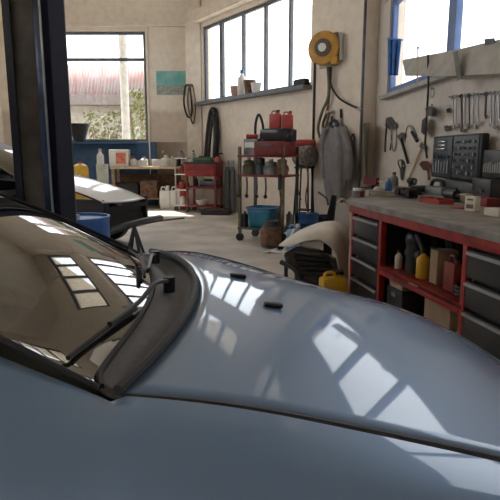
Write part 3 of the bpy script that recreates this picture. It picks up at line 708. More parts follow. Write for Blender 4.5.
# tall shelf trolley
p = G(270, 243); s_ = pxm(p.y); wt = 50 * s_; rzT = R(-30)
tr = thing('shelf_trolley', 'tall cluttered shelf trolley with red drawer in front of right wall', 'trolley', (p.x - .02, p.y + .25, 0), rzT)
ht = 97 * s_
for sx in (-1, 1):
    for sy in (-1, 1):
        q = MB(); q.box((sx * wt / 2, sy * .24, ht / 2 + .06), (.04, .04, ht - .1)); q.build('post', M_olive if sy < 0 else M_dsteel, tr)
        q = MB(); q.lathe([(0, -.02), (.06, -.02), (.06, .02), (0, .02)], (sx * wt / 2, sy * .24, .06), 16, (R(90), 0, 0)); q.build('castor', M_black, tr)
sh = [.20, 1.0, ht - .13]
for z in sh: q = MB(); q.box((0, 0, z), (wt + .06, .54, .03), bev=.005); q.build('shelf', M_redd if z > .9 else M_dsteel, tr)
q = MB(); q.box((.14, -.05, sh[2] + .115), (wt * .62, .5, .20), bev=.01); dz = q.build('drawer', M_redd, tr)
q = MB(); q.box((.14, -.31, sh[2] + .16), (.2, .02, .02)); q.build('handle', M_dsteel, dz)
zt_ = sh[2] + .215
box_thing('battery', 'black car battery tray on top of tall shelf trolley', 'battery', onc(tr, .17, -.02, zt_), (.46, .30, .17), M_blackg, rzT, flap=((0, 0, .175), (.40, .26, .02)), mflap=M_blackp)
t = thing('jump_cables', 'dark cable loop standing upright on tall shelf trolley', 'cable', onc(tr, -.16, 0, zt_)); q = MB(); q.tube([(-.06, 0, .0), (-.06, 0, .25), (-.01, 0, .40), (.05, 0, .25), (.06, 0, .0)], .02, 8); q.build('cable', M_black, t); q = MB(); q.box((-.06, 0, .02), (.05, .04, .04)); q.box((.06, 0, .02), (.05, .04, .04)); q.build('clamp', M_dsteel, t)
jug('left red fuel can on top of tall shelf trolley', onc(tr, .12, -.02, zt_ + .185), .27, .17, M_redp, M_blackp, rz=rzT, name='fuel_can')
jug('right red fuel can on top of tall shelf trolley', onc(tr, .30, .02, zt_ + .185), .25, .16, M_redp, M_redd, rz=rzT + .2, name='fuel_can')
box_thing('charger', 'grey battery charger on left top of tall shelf trolley', 'charger', onc(tr, -.215, -.05, sh[2] + .015), (.24, .26, .24), M_gmetal, rzT, flap=((0, -.135, .15), (.18, .01, .08)), mflap=M_whitep, fname='dial_plate')
t = thing('handle_tool', 'red-handled grinder on left end of tall shelf trolley', 'grinder', onc(tr, -.215, -.06, sh[2] + .257), rzT + .4)
q = MB(); q.cyl((-.12, 0, .035), (.08, 0, .035), .035); q.build('body', M_redp, t); q = MB(); q.cyl((.10, 0, .0), (.10, 0, .06), .055); q.build('disc', M_steel, t)
its = [(-.30, M_olive, .22, .09, 'olive tin on the middle shelf of tall trolley', 'tin'), (-.10, M_dsteel, .26, .08, 'dark metal filter on middle shelf of tall trolley', 'oil_filter'), (.08, M_gmetal, .20, .10, 'grey pulley housing on middle shelf of tall trolley', 'pulley'), (.27, M_brown, .24, .08, 'rusty starter motor on middle shelf of tall trolley', 'starter_motor')]
for x, m, h, r, lab, nm in its:
    h, r = h * 1.15, r * 1.12
    lathe_thing(nm, lab, 'car part', onc(tr, x, -.08, sh[1] + .015), [(0, 0), (r, 0), (r, h * .5), (r * .8, h * .55), (r * .8, h * .8), (r * .4, h * .84), (0, h * .84)], m, [(0, h * .82), (r * .3, h * .82), (r * .3, h), (0, h)], M_steel, 'shaft')
for i, x in enumerate((-.36, -.22, -.05, .1)):
    t = thing('hanging_tool', ['black strap hanging at left end below trolley middle shelf', 'second hanging spanner below trolley middle shelf from left', 'third hanging spanner below trolley middle shelf from left', 'rightmost hanging tool below trolley middle shelf'][i], 'hand tool', onc(tr, x, -.285, .72), rzT)
    q = MB(); q.tube([(0, 0, .26), (.012, -.005, .12), (0, 0, 0)], .014, 6); q.build('shank', M_dsteel, t); q = MB(); q.ball((0, 0, -.02), .032, (1, .5, 1), 10); q.build('head', M_black, t)
# blue tub on lower shelf
t = thing('tub', 'teal blue plastic tub on bottom shelf of tall trolley', 'tub', onc(tr, -.03, -.06, .215), rzT)
q = MB(); q.grid(lambda u, v: Vector((math.copysign(abs(math.cos(v * 6.2832)) ** .4, math.cos(v * 6.2832)) * (.20 + .04 * u), math.copysign(abs(math.sin(v * 6.2832)) ** .4, math.sin(v * 6.2832)) * (.17 + .04 * u), .30 * u)), 4, 40); q.box((0, 0, .01), (.38, .3, .02)); q.build('body', M_teal, t, solid=.01)
q = MB(); q.tube([Vector((math.copysign(abs(math.cos(v)) ** .4, math.cos(v)) * .245, math.copysign(abs(math.sin(v)) ** .4, math.sin(v)) * .215, .30)) for v in [i * .2618 for i in range(24)]], .014, 6, cyc=True); q.build('rim', M_bluep, t)
box_thing('parts_box', 'brown greasy parts box heaped inside the teal tub', 'box', onc(tr, -.03, -.06, .236), (.28, .20, .22), M_brown, rzT, flap=((.05, 0, .235), (.2, .15, .03)), mflap=M_dsteel)
# shop vacuum, blue drums
p = G(271, 247); t = thing('shop_vacuum', 'brown-grey shop vacuum on floor before the tall trolley', 'vacuum', (p.x, p.y, 0))
q = MB(); q.lathe([(0, .03), (.15, .03), (.16, .08), (.16, .24), (.13, .30), (0, .32)]); q.build('tank', M_brown, t)
q = MB(); q.lathe([(0, .30), (.12, .30), (.10, .38), (0, .40)]); q.build('motor_head', M_blackp, t)
q = MB(); q.tube([(.14, 0, .2), (.26, -.04, .12), (.2, -.18, .03), (-.05, -.22, .03)], .02, 8); q.build('hose', M_black, t)
for a in (.5, 2.6, 4.7): q = MB(); q.ball((.13 * math.cos(a), .13 * math.sin(a), .03), .03); q.build('castor', M_black, t)
p = G(308, 241); lathe_thing('oil_drum', 'short blue drum right of the tall shelf trolley', 'drum', (p.x, p.y + .1, 0), drum_prof(.17, .42), M_bluep, [(0, .40), (.03, .40), (.03, .43), (0, .43)], M_steel, 'bung')
p = G(294, 251); jug('light blue water can beside the short blue drum', (p.x, p.y, 0), .38, .20, M_lblue, M_whitep, rz=-.4)
p = G(327, 239); lathe_thing('bucket', 'dark blue bucket behind the cream bumper cover', 'bucket', (p.x, p.y + .1, 0), [(0, 0), (.12, 0), (.17, .36), (.16, .36), (.11, .02), (0, .02)], mat('navy_plastic', (.03, .045, .12), .5), [(.155, .30), (.175, .30), (.175, .33), (.155, .33)], M_blackp, 'band')
# white angled frame on floor
p = G(283, 254); t = thing('floor_stand', 'white tubular floor stand lying left of the bumper cover', 'stand', (p.x, p.y, 0), R(-30))
q = MB(); q.tube([(-.20, 0, .02), (.20, 0, .02)], .018, 8); q.tube([(-.2, .2, .02), (-.2, -.15, .02)], .018, 8); q.build('base', M_whitep, t); q = MB(); q.tube([(0, 0, .02), (.12, .1, .34)], .018, 8); q.build('arm', M_whitep, t)
# compressor head on stand near pillar
p = G(338, 226); t = thing('air_compressor', 'grey compressor with red top on black stand before pillar', 'compressor', clear((p.x, p.y, 0), .52), R(-30)); s_ = pxm(p.y)
zc = (226 - 166) * s_; q = MB()
for sx in (-1, 1):
    for sy in (-1, 1): q.tube([(sx * .15, sy * .13, 0), (sx * .10, sy * .08, zc)], .016, 6)
q.box((0, 0, zc), (.28, .24, .03)); q.box((0, 0, .35), (.24, .2, .02)); q.build('stand', M_black, t)
q = MB(); q.lathe([(0, -.18), (.15, -.18), (.19, -.13), (.19, .13), (.15, .18), (0, .18)], (0, 0, zc + .205), 20, (R(90), 0, R(60))); q.ball((.05, -.12, zc + .2), .10, (1, .8, 1)); q.build('motor', mat('dusty_motor', (.24, .21, .18), .7, var=.3, scale=15), t)
q = MB(); q.box((.02, 0, zc + .42), (.32, .26, .11), (0, 0, .2), bev=.04); q.build('top_cover', M_redp, t)
q = MB(); q.tube([(.08, -.1, zc + .1), (.16, -.2, zc - .2), (.1, -.15, zc - .5), (.14, -.16, zc - .72)], .014, 6); q.build('hose', M_brown, t)
q = MB(); q.tube([(-.02, -.16, zc + .05), (-.05, -.2, zc - .25), (.02, -.17, zc - .55)], .012, 6); q.build('cable', M_black, t)

# reel and hoses on the pillar
PW = lambda x, y, o=0: WA(x, y, .28 + o)
c = PW(329, 51, 0); rzp = math.atan2(dA.y, dA.x)
t = thing('hose_reel', 'yellow round hose reel mounted high on the pillar', 'hose reel', c, rzp + .55)
rr = 15.5 * pxm(c.y)
q = MB(); q.box((0, -.025, 0), (.42, .04, .52), (0, 0, -.55), bev=.01); q.cyl((0, -.03, 0), (0, -.16, 0), .05); q.build('bracket', M_gmetal, t)
q = MB(); q.lathe([(0, 0), (rr * .9, 0), (rr, .03), (rr, .13), (rr * .92, .16), (rr * .55, .17), (0, .17)], (0, -.16, 0), 36, (R(90), 0, 0)); q.box((.18, -.25, -.2), (.12, .14, .12), bev=.02); q.build('drum', M_yelr, t)
q = MB(); q.lathe([(rr * .52, .16), (rr * .52, .19), (rr * .3, .20), (0, .20)], (0, -.16, 0), 30, (R(90), 0, 0)); q.build('hub_ring', mat('hub_dark', (.13, .10, .07), .5), t)
q = MB(); q.lathe([(rr * .26, .19), (rr * .24, .22), (0, .22)], (0, -.16, 0), 24, (R(90), 0, 0)); q.build('hub_cap', M_whitep, t)
q = MB(); q.box((rr + .02, -.23, .0), (.03, .16, .42)); q.build('guard', M_gpaint, t)
hang(PW, 'air_hose', 'black air hose running from reel down to the pillar pipe', 'hose', [
    ('hose', M_black, 'tube', [(330, 67), (331, 85), (338, 97), (348, 104), (357, 108)], .016, .10), ('coupler', M_steel, 'line', [(356, 107.5), (361, 110)], .028, .08)])
hang(PW, 'hanging_hoses', 'brown hoses hanging in loops under the yellow reel', 'hose', [
    ('hose', M_olive, 'tube', [(328, 67), (328.5, 95), (322, 112), (318, 128), (321, 138), (326, 126), (329, 112)], .024, .09),
    ('hose', M_brown, 'tube', [(331, 67), (329, 95), (327, 112), (323, 124), (324, 136), (330, 128), (332, 116)], .022, .05),
    ('clip', M_steel, 'line', [(326, 112), (333, 112)], .03, .05)])
hang(PW, 'knife', 'black-handled scraper hanging on the pillar below the reel', 'scraper', [('handle', M_black, 'line', [(341, 109), (341, 118)], .02, .03), ('blade', M_steel, 'poly', [(340, 118), (342, 118), (342, 126), (340, 125)], .006, .03)])
# grey coverall hanging
t = thing('coverall', 'grey work overalls hanging on the pillar behind bumper covers', 'clothing', PW(334, 118, .02))
q = MB()
prof = [(122, 329, 339), (130, 325, 344), (140, 323, 347), (155, 322.5, 347), (170, 323, 346), (185, 324, 345), (197, 326, 344), (205, 328, 342)]
def cov(u, v):
    i = u * (len(prof) - 1); k = min(int(i), len(prof) - 2); f = i - k
    y = prof[k][0] * (1 - f) + prof[k + 1][0] * f; a = prof[k][1] * (1 - f) + prof[k + 1][1] * f; b = prof[k][2] * (1 - f) + prof[k + 1][2] * f
    th = v * 2 * math.pi; x = (a + b) / 2 + (b - a) / 2 * math.cos(th)
    off = .10 + .07 * math.sin(th) * (.5 + .5 * u) + .022 * math.sin(th * 5 + u * 3)
    return PW(x, y, max(.012, off))
q.grid(cov, 26, 36); q.build('body', M_cloth, t, world=True, sharp=80)
for pts in ([(326, 128), (322.5, 145), (323, 165), (325, 178)], [(343, 128), (348, 145), (350, 165), (349, 180)]):
    q = MB(); q.tube([PW(x, y, .13) for x, y in pts], lambda f: .065 - .02 * f, 12); q.build('sleeve', M_cloth, t, world=True)
q = MB(); q.tube([PW(x, y, .13) for x, y in [(330, 124), (334, 121), (338, 124), (334, 127)]], .03, 8, cyc=True); q.build('collar', M_dcloth, t, world=True)
q = MB(); q.cyl(PW(334, 119, 0), PW(334, 119, .14), .015); q.tube([PW(334, 119, .10), PW(334, 124, .10)], .01, 6); q.build('hook', M_steel, t, world=True)
t = hang(PW, 'apron', 'dark grey apron hanging right of the work overalls', 'clothing', [('cloth', mat('apron_grey', (.17, .16, .155), .95), 'poly', [(350, 140), (355, 140), (357, 160), (356.5, 188), (350, 190)], .03, .04), ('strap', M_dcloth, 'tube', [(350.5, 140), (353, 134), (355, 140)], .012, .03), ('nail', M_steel, 'line', [(353, 134), (353.4, 134)], .012, .02)])
hang(lambda x, y, o=0: RP(x, y, RT0 + RTn * o, RTn), 'switch_panel', 'grey metal frame panel on the wall right of pillar pipe', 'panel', [
    ('plate', mat('panel_grey', (.42, .38, .32), .6), 'poly', [(364.5, 124), (374, 122.5), (374, 180), (364.5, 178)], .03, .05),
    ('frame', M_gmetal, 'line', [(364.5, 124), (374, 122.5), (374, 180), (364.5, 178), (364.5, 124)], .014, .055)])

# ------------------------------------------------------------------ removed bumper covers by the bench end
ZF = 0
def bpt(px, py, Y): return D(px, py, Y)
t = thing('bumper_cover', 'cream white car bumper cover leaning against the workbench end', 'bumper', (G(318, 282).x, 5.5, 0))
q = MB()
T0 = [(279, 246, 5.35), (297, 233, 5.5), (318, 224, 5.65), (336, 222, 5.6), (349, 226, 5.5)]
T1 = [(285, 247, 5.2), (301, 237.5, 5.3), (321, 231, 5.35), (338, 238, 5.25), (347, 282, 5.2)]
T2 = [(289, 248, 5.2), (305, 242, 5.2), (322, 242, 5.22), (335, 255, 5.15), (342, 294, 5.1)]
A_, B_, C_ = [[bpt(*p) for p in X] for X in (T0, T1, T2)]
A_, B_, C_ = spline(A_, 6), spline(B_, 6), spline(C_, 6)
def bc(u, v):
    i = min(len(A_) - 1, round(v * (len(A_) - 1)))
    return A_[i].lerp(B_[i], u * 2) if u < .5 else B_[i].lerp(C_[i], u * 2 - 1)
q.grid(bc, 8, len(A_) - 1); q.build('skin', mat('bumper_cream', (.62, .57, .49), .45, var=.08), t, world=True, solid=.012, sharp=60)
q = MB(); q.prism([bpt(338, 232, 5.5), bpt(349, 226, 5.52), bpt(348, 290, 5.4), bpt(342, 292, 5.35), bpt(336, 255, 5.4)], (0, .02, 0)); q.build('side_flange', mat('bumper_tan', (.50, .43, .35), .5), t, world=True)
t = thing('grille_panel', 'black plastic bumper grille lying under the cream bumper cover', 'bumper', (G(310, 285).x, 5.15, 0))
q = MB(); P = [bpt(x, y, Y) for x, y, Y in [(283, 254, 5.3), (297, 246, 5.3), (318, 250, 5.25), (335, 260, 5.2), (339, 280, 5.15), (320, 287, 5.15), (302, 278, 5.2), (288, 268, 5.25)]]
q.prism(P, (.05, .16, -.02), bev=.015); q.build('shell', M_blackg, t, world=True)
for k in range(5):
    q = MB(); a = bpt(292 + 2 * k, 252 + 5.2 * k, 5.12); b2 = bpt(329 + 1.5 * k, 256 + 4.6 * k, 5.06); q.tube([a, b2], .016, 6); q.build('slat', M_blackp, t, world=True)
q = MB(); q.tube([bpt(281, 262, 5.2), bpt(294, 269, 5.1), bpt(301, 281, 5.05)], .025, 8); q.tube([bpt(286, 264, 5.2), bpt(286, 284, 5.25)], .02, 6); q.build('bracket', M_black, t, world=True)
q = MB(); q.box((bpt(312, 285, 5.25).x, 5.28, .10), (.34, .14, .20), bev=.02); q.build('lower_grille', M_black, t, world=True)
t = thing('mud_flap', 'black folded panel standing behind the cream bumper cover', 'panel', (bpt(330, 225, 5.9).x, 5.9, 0))
q = MB(); q.prism([bpt(324, 226, 5.9), bpt(332, 195, 6.0), bpt(336, 196, 6.0), bpt(333, 222, 5.9), bpt(328, 292, 5.9), bpt(322, 292, 5.9)], (.02, .05, 0)); q.build('sheet', M_black, t, world=True)
q = MB(); q.tube([bpt(328, 205, 5.92), bpt(326, 198, 5.9), bpt(318, 192, 5.9)], .012, 6); q.build('clip', M_dsteel, t, world=True)
t = thing('fender_panel', 'white plastic wing panel between bench end and black panel', 'panel', (bpt(340, 220, 5.75).x, 5.75, 0))
q = MB(); q.prism([bpt(334, 222, 5.8), bpt(337, 203, 5.85), bpt(347, 203, 5.85), bpt(349, 222, 5.75), bpt(348, 290, 5.75), bpt(337, 290, 5.75)], (.01, .03, 0), bev=.006); q.build('skin', M_whitep, t, world=True)
q = MB(); q.tube([bpt(337, 203, 5.83), bpt(342, 199, 5.8), bpt(347, 203, 5.83)], .014, 6); q.build('rim', M_cream, t, world=True)
p = G(333, 291, 0)
t = jug('bright yellow canister lying at floor before bumper covers', (bpt(333, 285, 4.75).x, 4.75, 0), .30, .24, M_yel, M_black, rz=.2, name='yellow_canister'); t['category'] = 'canister'
zz = bpt(333, 271, 4.75).z
t.scale = (1, 1, 1); t.location.z = 0

# ------------------------------------------------------------------ red workbench
ZT = .92
E0 = G(349, 199.5, ZT); E1 = G(500, 234, ZT)
dW = Vector((E1.x - E0.x, E1.y - E0.y, 0)).normalized(); nW = Vector((-dW.y, dW.x, 0))   # nW: depth direction (away)
if nW.x < 0: nW = -nW
rzW = math.atan2(dW.y, dW.x)
def FP(px, py): p = RP(px, py, E0, nW); return (p - E0).dot(dW), p.z
wb = thing('workbench', 'red steel workbench with worn grey top along the tool wall', 'workbench', (E0.x, E0.y, 0), rzW)
sgn = 1 if (Matrix.Rotation(rzW, 3, 'Z') @ Vector((0, 1, 0))).dot(nW) > 0 else -1
LW = 3.2; DW = .74
def bl(u, dpt, z): return Vector((u, sgn * dpt, z))
def bw_(u, dpt, z): return gmat(wb) @ bl(u, dpt, z)
# worktop as polygon in world that reaches the slanting wall
far = [E0 - dW * .02 - nW * .02, Vector((1.56, 6.45, ZT)), Vector((PB0 + dB * 2.72 + nB * .02).to_tuple())]
far[2].z = ZT; nr = E0 + dW * LW; nr2 = PB0 + dB * ((Vector((nr.x, nr.y, 0)) - PB0).dot(dB) + .1) + nB * .02; nr2.z = ZT
poly = [Vector((v.x, v.y, ZT - .045)) for v in (far[0], far[1], far[2], nr2, nr - nW * .02)]
q = MB(); q.prism(poly, (0, 0, .045), bev=.004); q.build('worktop', M_top, wb, world=True)
rl = FP(440, 214)[1] - FP(440, 223)[1]
q = MB(); q.box(bl(LW / 2, .03, ZT - .045 - .035), (LW, .05, .07), bev=.004); q.build('front_rail', M_red, wb)
us = [FP(351, 240)[0], FP(379, 240)[0], FP(463.5, 260)[0]]
uB2 = [us[0], us[1], us[2], us[2] + .62]
for u in uB2 + [LW - .04]:
    q = MB(); q.box(bl(u, .03, (ZT - .1) / 2), (.045, .05, ZT - .1), bev=.004); q.build('post', M_red, wb)
    q = MB(); q.box(bl(u, DW - .05, (ZT - .045) / 2), (.045, .05, ZT - .045)); q.build('post', M_redd, wb)
zs = (FP(381.5, 273)[1] + FP(464.6, 300)[1]) / 2
q = MB(); q.box(bl((us[1] + us[2]) / 2, DW / 2, zs - .012), (us[2] - us[1], DW, .024)); sh_ = q.build('open_shelf', M_redd, wb)
q = MB(); q.box(bl((us[1] + us[2]) / 2, .025, zs - .03), (us[2] - us[1] - .04, .05, .065), bev=.004); q.build('shelf_lip', M_red, wb)
zlow = .10
q = MB(); q.box(bl((us[1] + us[2]) / 2, DW / 2, zlow - .012), (us[2] - us[1], DW, .024)); q.build('bottom_shelf', M_brown, wb)
q = MB(); q.box(bl(LW / 2, DW - .01, ZT / 2 - .02), (LW, .015, ZT - .06)); q.build('back_panel', M_redd, wb)
q = MB(); q.prism([Vector((v.x, v.y, 0)) for v in (E0 + nW * DW, far[1] + Vector((.04, -.1, 0)), far[1] + Vector((.07, -.12, 0)), E0 + nW * DW + dW * .03)], (0, 0, ZT - .05)); q.build('end_panel', M_redd, wb, world=True)
def drawers(ua, ub, n, m, tall0=.10):
    z = ZT - .125; hh = (z - .05) / n
    q = MB(); q.box(bl((ua + ub) / 2, DW / 2 + .02, z / 2 + .02), (ub - ua - .05, DW - .08, z - .02)); q.build('drawer_case', M_black, wb)
    for i in range(n):
        zc_ = z - hh * (i + .5)
        q = MB(); q.box(bl((ua + ub) / 2, .022, zc_), (ub - ua - .05, .03, hh - .025), bev=.004); d = q.build('drawer', M_blackp, wb)
        q = MB(); q.box(bl((ua + ub) / 2, .002, zc_ + hh / 2 - .03), (ub - ua - .055, .022, .020), bev=.003); q.build('handle', M_alum, d)
drawers(us[0], us[1], 4, M_blackp); drawers(us[2], uB2[3], 4, M_blackp)
drawers(uB2[3], LW - .04, 4, M_blackp)
# shelf contents (open shelf)
def shu(px): return FP(px, 275)[0]
def on_shelf(px, dpt, z): return bw_(shu(px), dpt, z)
zS = zs + .0005
def SZ(px, py): return FP(px, py)[1]
bottle('yellow oil bottle on open shelf of red workbench', on_shelf(405, .14, zS), .215, .05, M_yel, M_black)
jug('red jug on open shelf of red workbench', on_shelf(434, .14, zS), .25, .13, mat('dark_red_plastic', (.27, .045, .035), .45), M_black, rz=rzW)
box_thing('carton', 'brown carton between yellow bottle and red jug in workbench', 'box', on_shelf(417, .20, zS), (.10, .16, .24), M_card, rzW)
box_thing('carton', 'pinkish tan carton at right end of open shelf', 'box', on_shelf(456, .22, zS), (.12, .16, .20), mat('tan_pink', (.42, .25, .19), .7), rzW)
t = thing('engine_part', 'black engine part at left end of open shelf', 'car part', on_shelf(393, .18, zS), rzW)
q = MB(); q.cyl((0, 0, 0), (0, 0, .24), .075); q.cyl((-.09, 0, .14), (.12, 0, .14), .05); q.ball((0, 0, .25), .085); q.build('housing', M_blackp, t); q = MB(); q.tube([(.1, 0, .12), (.16, -.03, .2), (.08, -.04, .3)], .02, 8); q.build('pipe', M_dsteel, t)
bottle('cream bottle at far left of open shelf behind post', on_shelf(384, .12, zS), .15, .03, M_cream, M_blackp)
t = thing('air_filter_housing', 'large black air filter housing at back of open shelf', 'car part', on_shelf(415, .48, zS), rzW)
q = MB(); q.box((0, 0, .15), (.42, .26, .3), bev=.04); q.build('body', M_black, t); q = MB(); q.tube([(.1, -.1, .25), (.2, -.2, .32), (.3, -.12, .24)], .05, 10); q.build('duct', M_blackp, t)
t = thing('cable_coil', 'black coiled cable on open shelf beside red jug', 'cable', on_shelf(446, .16, zS), rzW)
q = MB()
for k in range(3): q.tube([(.07 * math.cos(a), .07 * math.sin(a), .015 + .024 * k) for a in [i * .5236 for i in range(12)]], .013, 6, cyc=True)
q.build('coil', M_black, t); q = MB(); q.box((.09, 0, .03), (.05, .03, .03)); q.build('plug', M_dsteel, t)
box_thing('carton', 'white and blue carton at back of open shelf', 'box', on_shelf(452, .42, zS), (.14, .18, .34), M_whitep, rzW, flap=((.045, -.091, .17), (.05, .004, .33)), mflap=M_bluep, fname='blue_side')
zL = zlow + .0005
def on_low(px, dpt): return bw_(FP(px, 300)[0], dpt, zL)
box_thing('carton', 'open cardboard box on the bottom shelf of workbench', 'box', on_low(420, .30), (.34, .34, .30), M_card, rzW, flap=((-.10, -.24, .28), (.12, .16, .008), (R(-35), 0, 0)), fname='flap')
for k in range(3):
    box_thing('booklet', ['lowest tan booklet of the stack on workbench bottom shelf', 'middle grey booklet of stack on workbench bottom shelf', 'topmost cream booklet of stack on workbench bottom shelf'][k], 'booklet', on_low(388, .16) + Vector((0, 0, .20 + .032 * k)), (.22, .2, .03), [M_card, M_gmetal, M_cream][k], rzW + .1 * k, group='booklets on the bottom shelf', bev=.003)
box_thing('toolbox', 'dark toolbox under the booklets on workbench bottom shelf', 'toolbox', on_low(388, .18), (.26, .26, .198), M_blackp, rzW, flap=((0, -.135, .15), (.06, .012, .03)), mflap=M_steel, fname='latch')
t = thing('rag', 'crumpled white cloth on bottom shelf at right', 'cloth', on_low(447, .14), rzW)
q = MB(); q.grid(lambda u, v: Vector(((u - .5) * .26, (v - .5) * .22, .10 + .07 * math.sin(u * 7 + v * 3) * math.cos(v * 6) - .35 * ((u - .5) ** 2 + (v - .5) ** 2))), 16, 16); q.build('cloth', M_wcloth, t, solid=.006, sharp=80)
q = MB(); q.ball((.05, .02, .06), .07, (1, .9, .8)); q.build('bundle', mat('rag_pink', (.6, .5, .45), .95), t)
box_thing('carton', 'black carton behind the white cloth on bottom shelf', 'box', on_low(452, .38), (.2, .24, .26), M_black, rzW)

# ------------------------------------------------------------------ on the worktop
def OT(px, py): p = G(px, py, ZT); p.z = ZT + .0005; return p
for px, py, h, r, m, cm, lab in ((352, 194.5, .09, .035, M_gmetal, M_whitep, 'small grey jar with white lid at left bench corner'), (358, 193, .08, .04, M_redd, M_steel, 'little dark red tin second from left bench corner'), (364.5, 192.5, .09, .04, M_whitep, M_brown, 'white jar with brown lid near left bench corner')):
    p = G(px, 198.2, ZT); p = Vector((p.x + .05, p.y + .05 + .09 * (px - 352) / 6, ZT + .0005)); lathe_thing('jar', lab, 'jar', p, [(0, 0), (r, 0), (r, h * .75), (0, h * .75)], m, [(0, h * .74), (r * 1.05, h * .74), (r * 1.05, h), (0, h)], cm, 'lid')
p = OT(388, 195.5); t = thing('oval_tray', 'cream oval tray holding cans at left of workbench', 'tray', p, rzW + .9)
q = MB(); q.lathe([(0, 0), (.16, 0), (.20, .045), (.185, .045), (.15, .012), (0, .012)], n=32)
for v in q.bm.verts: v.co.y *= .6
q.build('dish', M_cream, t); q = MB(); q.tube([(.19 * math.cos(a), .115 * math.sin(a), .045) for a in [i * .5236 for i in range(12)]], .008, 6, cyc=True); q.build('rim', M_gpaint, t)
bottle('blue spray can standing in the cream oval tray', p + Vector((.01, .03, .013)), .16, .036, M_bluep, M_gmetal, name='spray_can')
p2 = OT(376, 195); bottle('cream bottle on the oval tray beside blue can', p + Vector((-.11, .01, .013)), .09, .035, M_cream, M_brown)
p2 = OT(391, 189.5); bottle('tall grey metal can behind blue spray can', p2 + Vector((.03, .0, 0)), .20, .05, M_gmetal, M_dsteel, name='oil_can')
def drill(label, loc, rz, m, mb_):
    t = thing('cordless_drill', label, 'drill', loc, rz)
    q = MB(); q.cyl((-.09, 0, .055), (.05, 0, .055), .034); q.cyl((.05, 0, .055), (.10, 0, .055), .026, .014); q.build('body', m, t)
    q = MB(); q.box((-.05, -.08, .045), (.04, .15, .05), (0, 0, .15), bev=.012); q.build('grip', M_black, t)
    q = MB(); q.box((-.045, -.165, .045), (.11, .06, .085), bev=.01); q.build('battery', mb_, t); q = MB(); q.cyl((.10, 0, .055), (.15, 0, .055), .006); q.build('bit', M_steel, t); return t
drill('black cordless drill lying right of the oval tray', OT(404, 197), .4, M_blackp, M_black)
drill('dark blue cordless drill lying left of the red tray', OT(420, 194), -.3, mat('drill_navy', (.02, .03, .07), .4), M_blackp)
t = thing('belt_sander', 'grey electric planer on bench before the open tool case', 'power tool', OT(437, 196), rzW + .15)
q = MB(); q.box((0, 0, .05), (.26, .12, .09), bev=.02); q.build('body', M_gmetal, t); q = MB(); q.tube([(-.1, 0, .09), (-.06, 0, .15), (.06, 0, .15), (.1, 0, .09)], .018, 8); q.build('handle', M_black, t); q = MB(); q.box((0, 0, .005), (.3, .11, .01)); q.build('sole', M_steel, t)
p = OT(436, 203); t = thing('tray', 'flat red tool tray on the workbench before the planer', 'tray', p, rzW + .1)
q = MB(); q.box((0, 0, .008), (.28, .14, .015), bev=.003); q.build('base', M_redp, t)
q = MB()
for s in (-1, 1): q.box((0, s * .068, .02), (.28, .008, .04)); q.box((s * .136, 0, .02), (.008, .136, .04))
q.build('rim', M_redp, t)
t = thing('pliers', 'black-handled pliers lying on the flat red tray', 'pliers', p + Vector((0, 0, .016)), .5)
for s in (-1, 1): q = MB(); q.tube([(0, 0, .012), (.05, s * .02, .012), (.11, s * .025, .012)], .008, 6); q.build('grip', M_black, t)
q = MB(); q.box((-.03, 0, .012), (.06, .022, .016), bev=.004); q.build('jaw', M_steel, t)
t = thing('carton', 'small off-white carton with red and dark print on bench', 'box', OT(472, 211), rzW + .35)
q = MB(); q.box((0, 0, .055), (.09, .06, .11), bev=.002); q.build('body', M_paper, t)
q = MB(); q.box((0, -.0305, .035), (.06, .002, .03)); q.box((.0, -.0305, .085), (.05, .002, .012)); q.build('print', mat('dark_print', (.2, .1, .08), .7), t)
box_thing('carton', 'low dark red box behind the small off-white carton', 'box', OT(486, 206), (.18, .12, .055), M_redd, rzW, flap=((0, 0, .06), (.185, .125, .012)), mflap=M_red)
box_thing('carton', 'grey-white flat box on bench at the right picture edge', 'box', OT(497, 216), (.16, .10, .05), M_paper, rzW)
box_thing('rag_box', 'red cloth pad beside the small off-white carton', 'cloth', OT(459, 208.5), (.12, .08, .014), M_redp, rzW + .3)
# black case stack at the back with open tool case on it
b1 = RP(457, 190, PB0 + nB * .34, nB); b1.z = ZT + .0005
def wallbox(px0, px1, off, dep, z0, h, name, label, cat, m, lid=None):
    a = WB(px0, 180, off); b = WB(px1, 180, off); c = (a + b) / 2; rz = math.atan2(dB.y, dB.x)
    loc = Vector((c.x, c.y, z0)); L = ((b - a).xy).length
    return loc, L, rz
loc, L1, rzB = wallbox(449, 484, .13, .3, ZT, .1, '', '', '', None)
zc1 = WB(458, 180, .14).z
box_thing('case', 'flat grey-black drill case lying under open socket set', 'case', (loc.x, loc.y, ZT + .0005), (L1, .20, max(.05, zc1 - ZT - .003)), mat('case_grey', (.06, .062, .066), .5), rzB, bev=.015, flap=((0, -.105, (zc1 - ZT) * .5), (.14, .015, .04)), mflap=M_blackp, fname='handle')
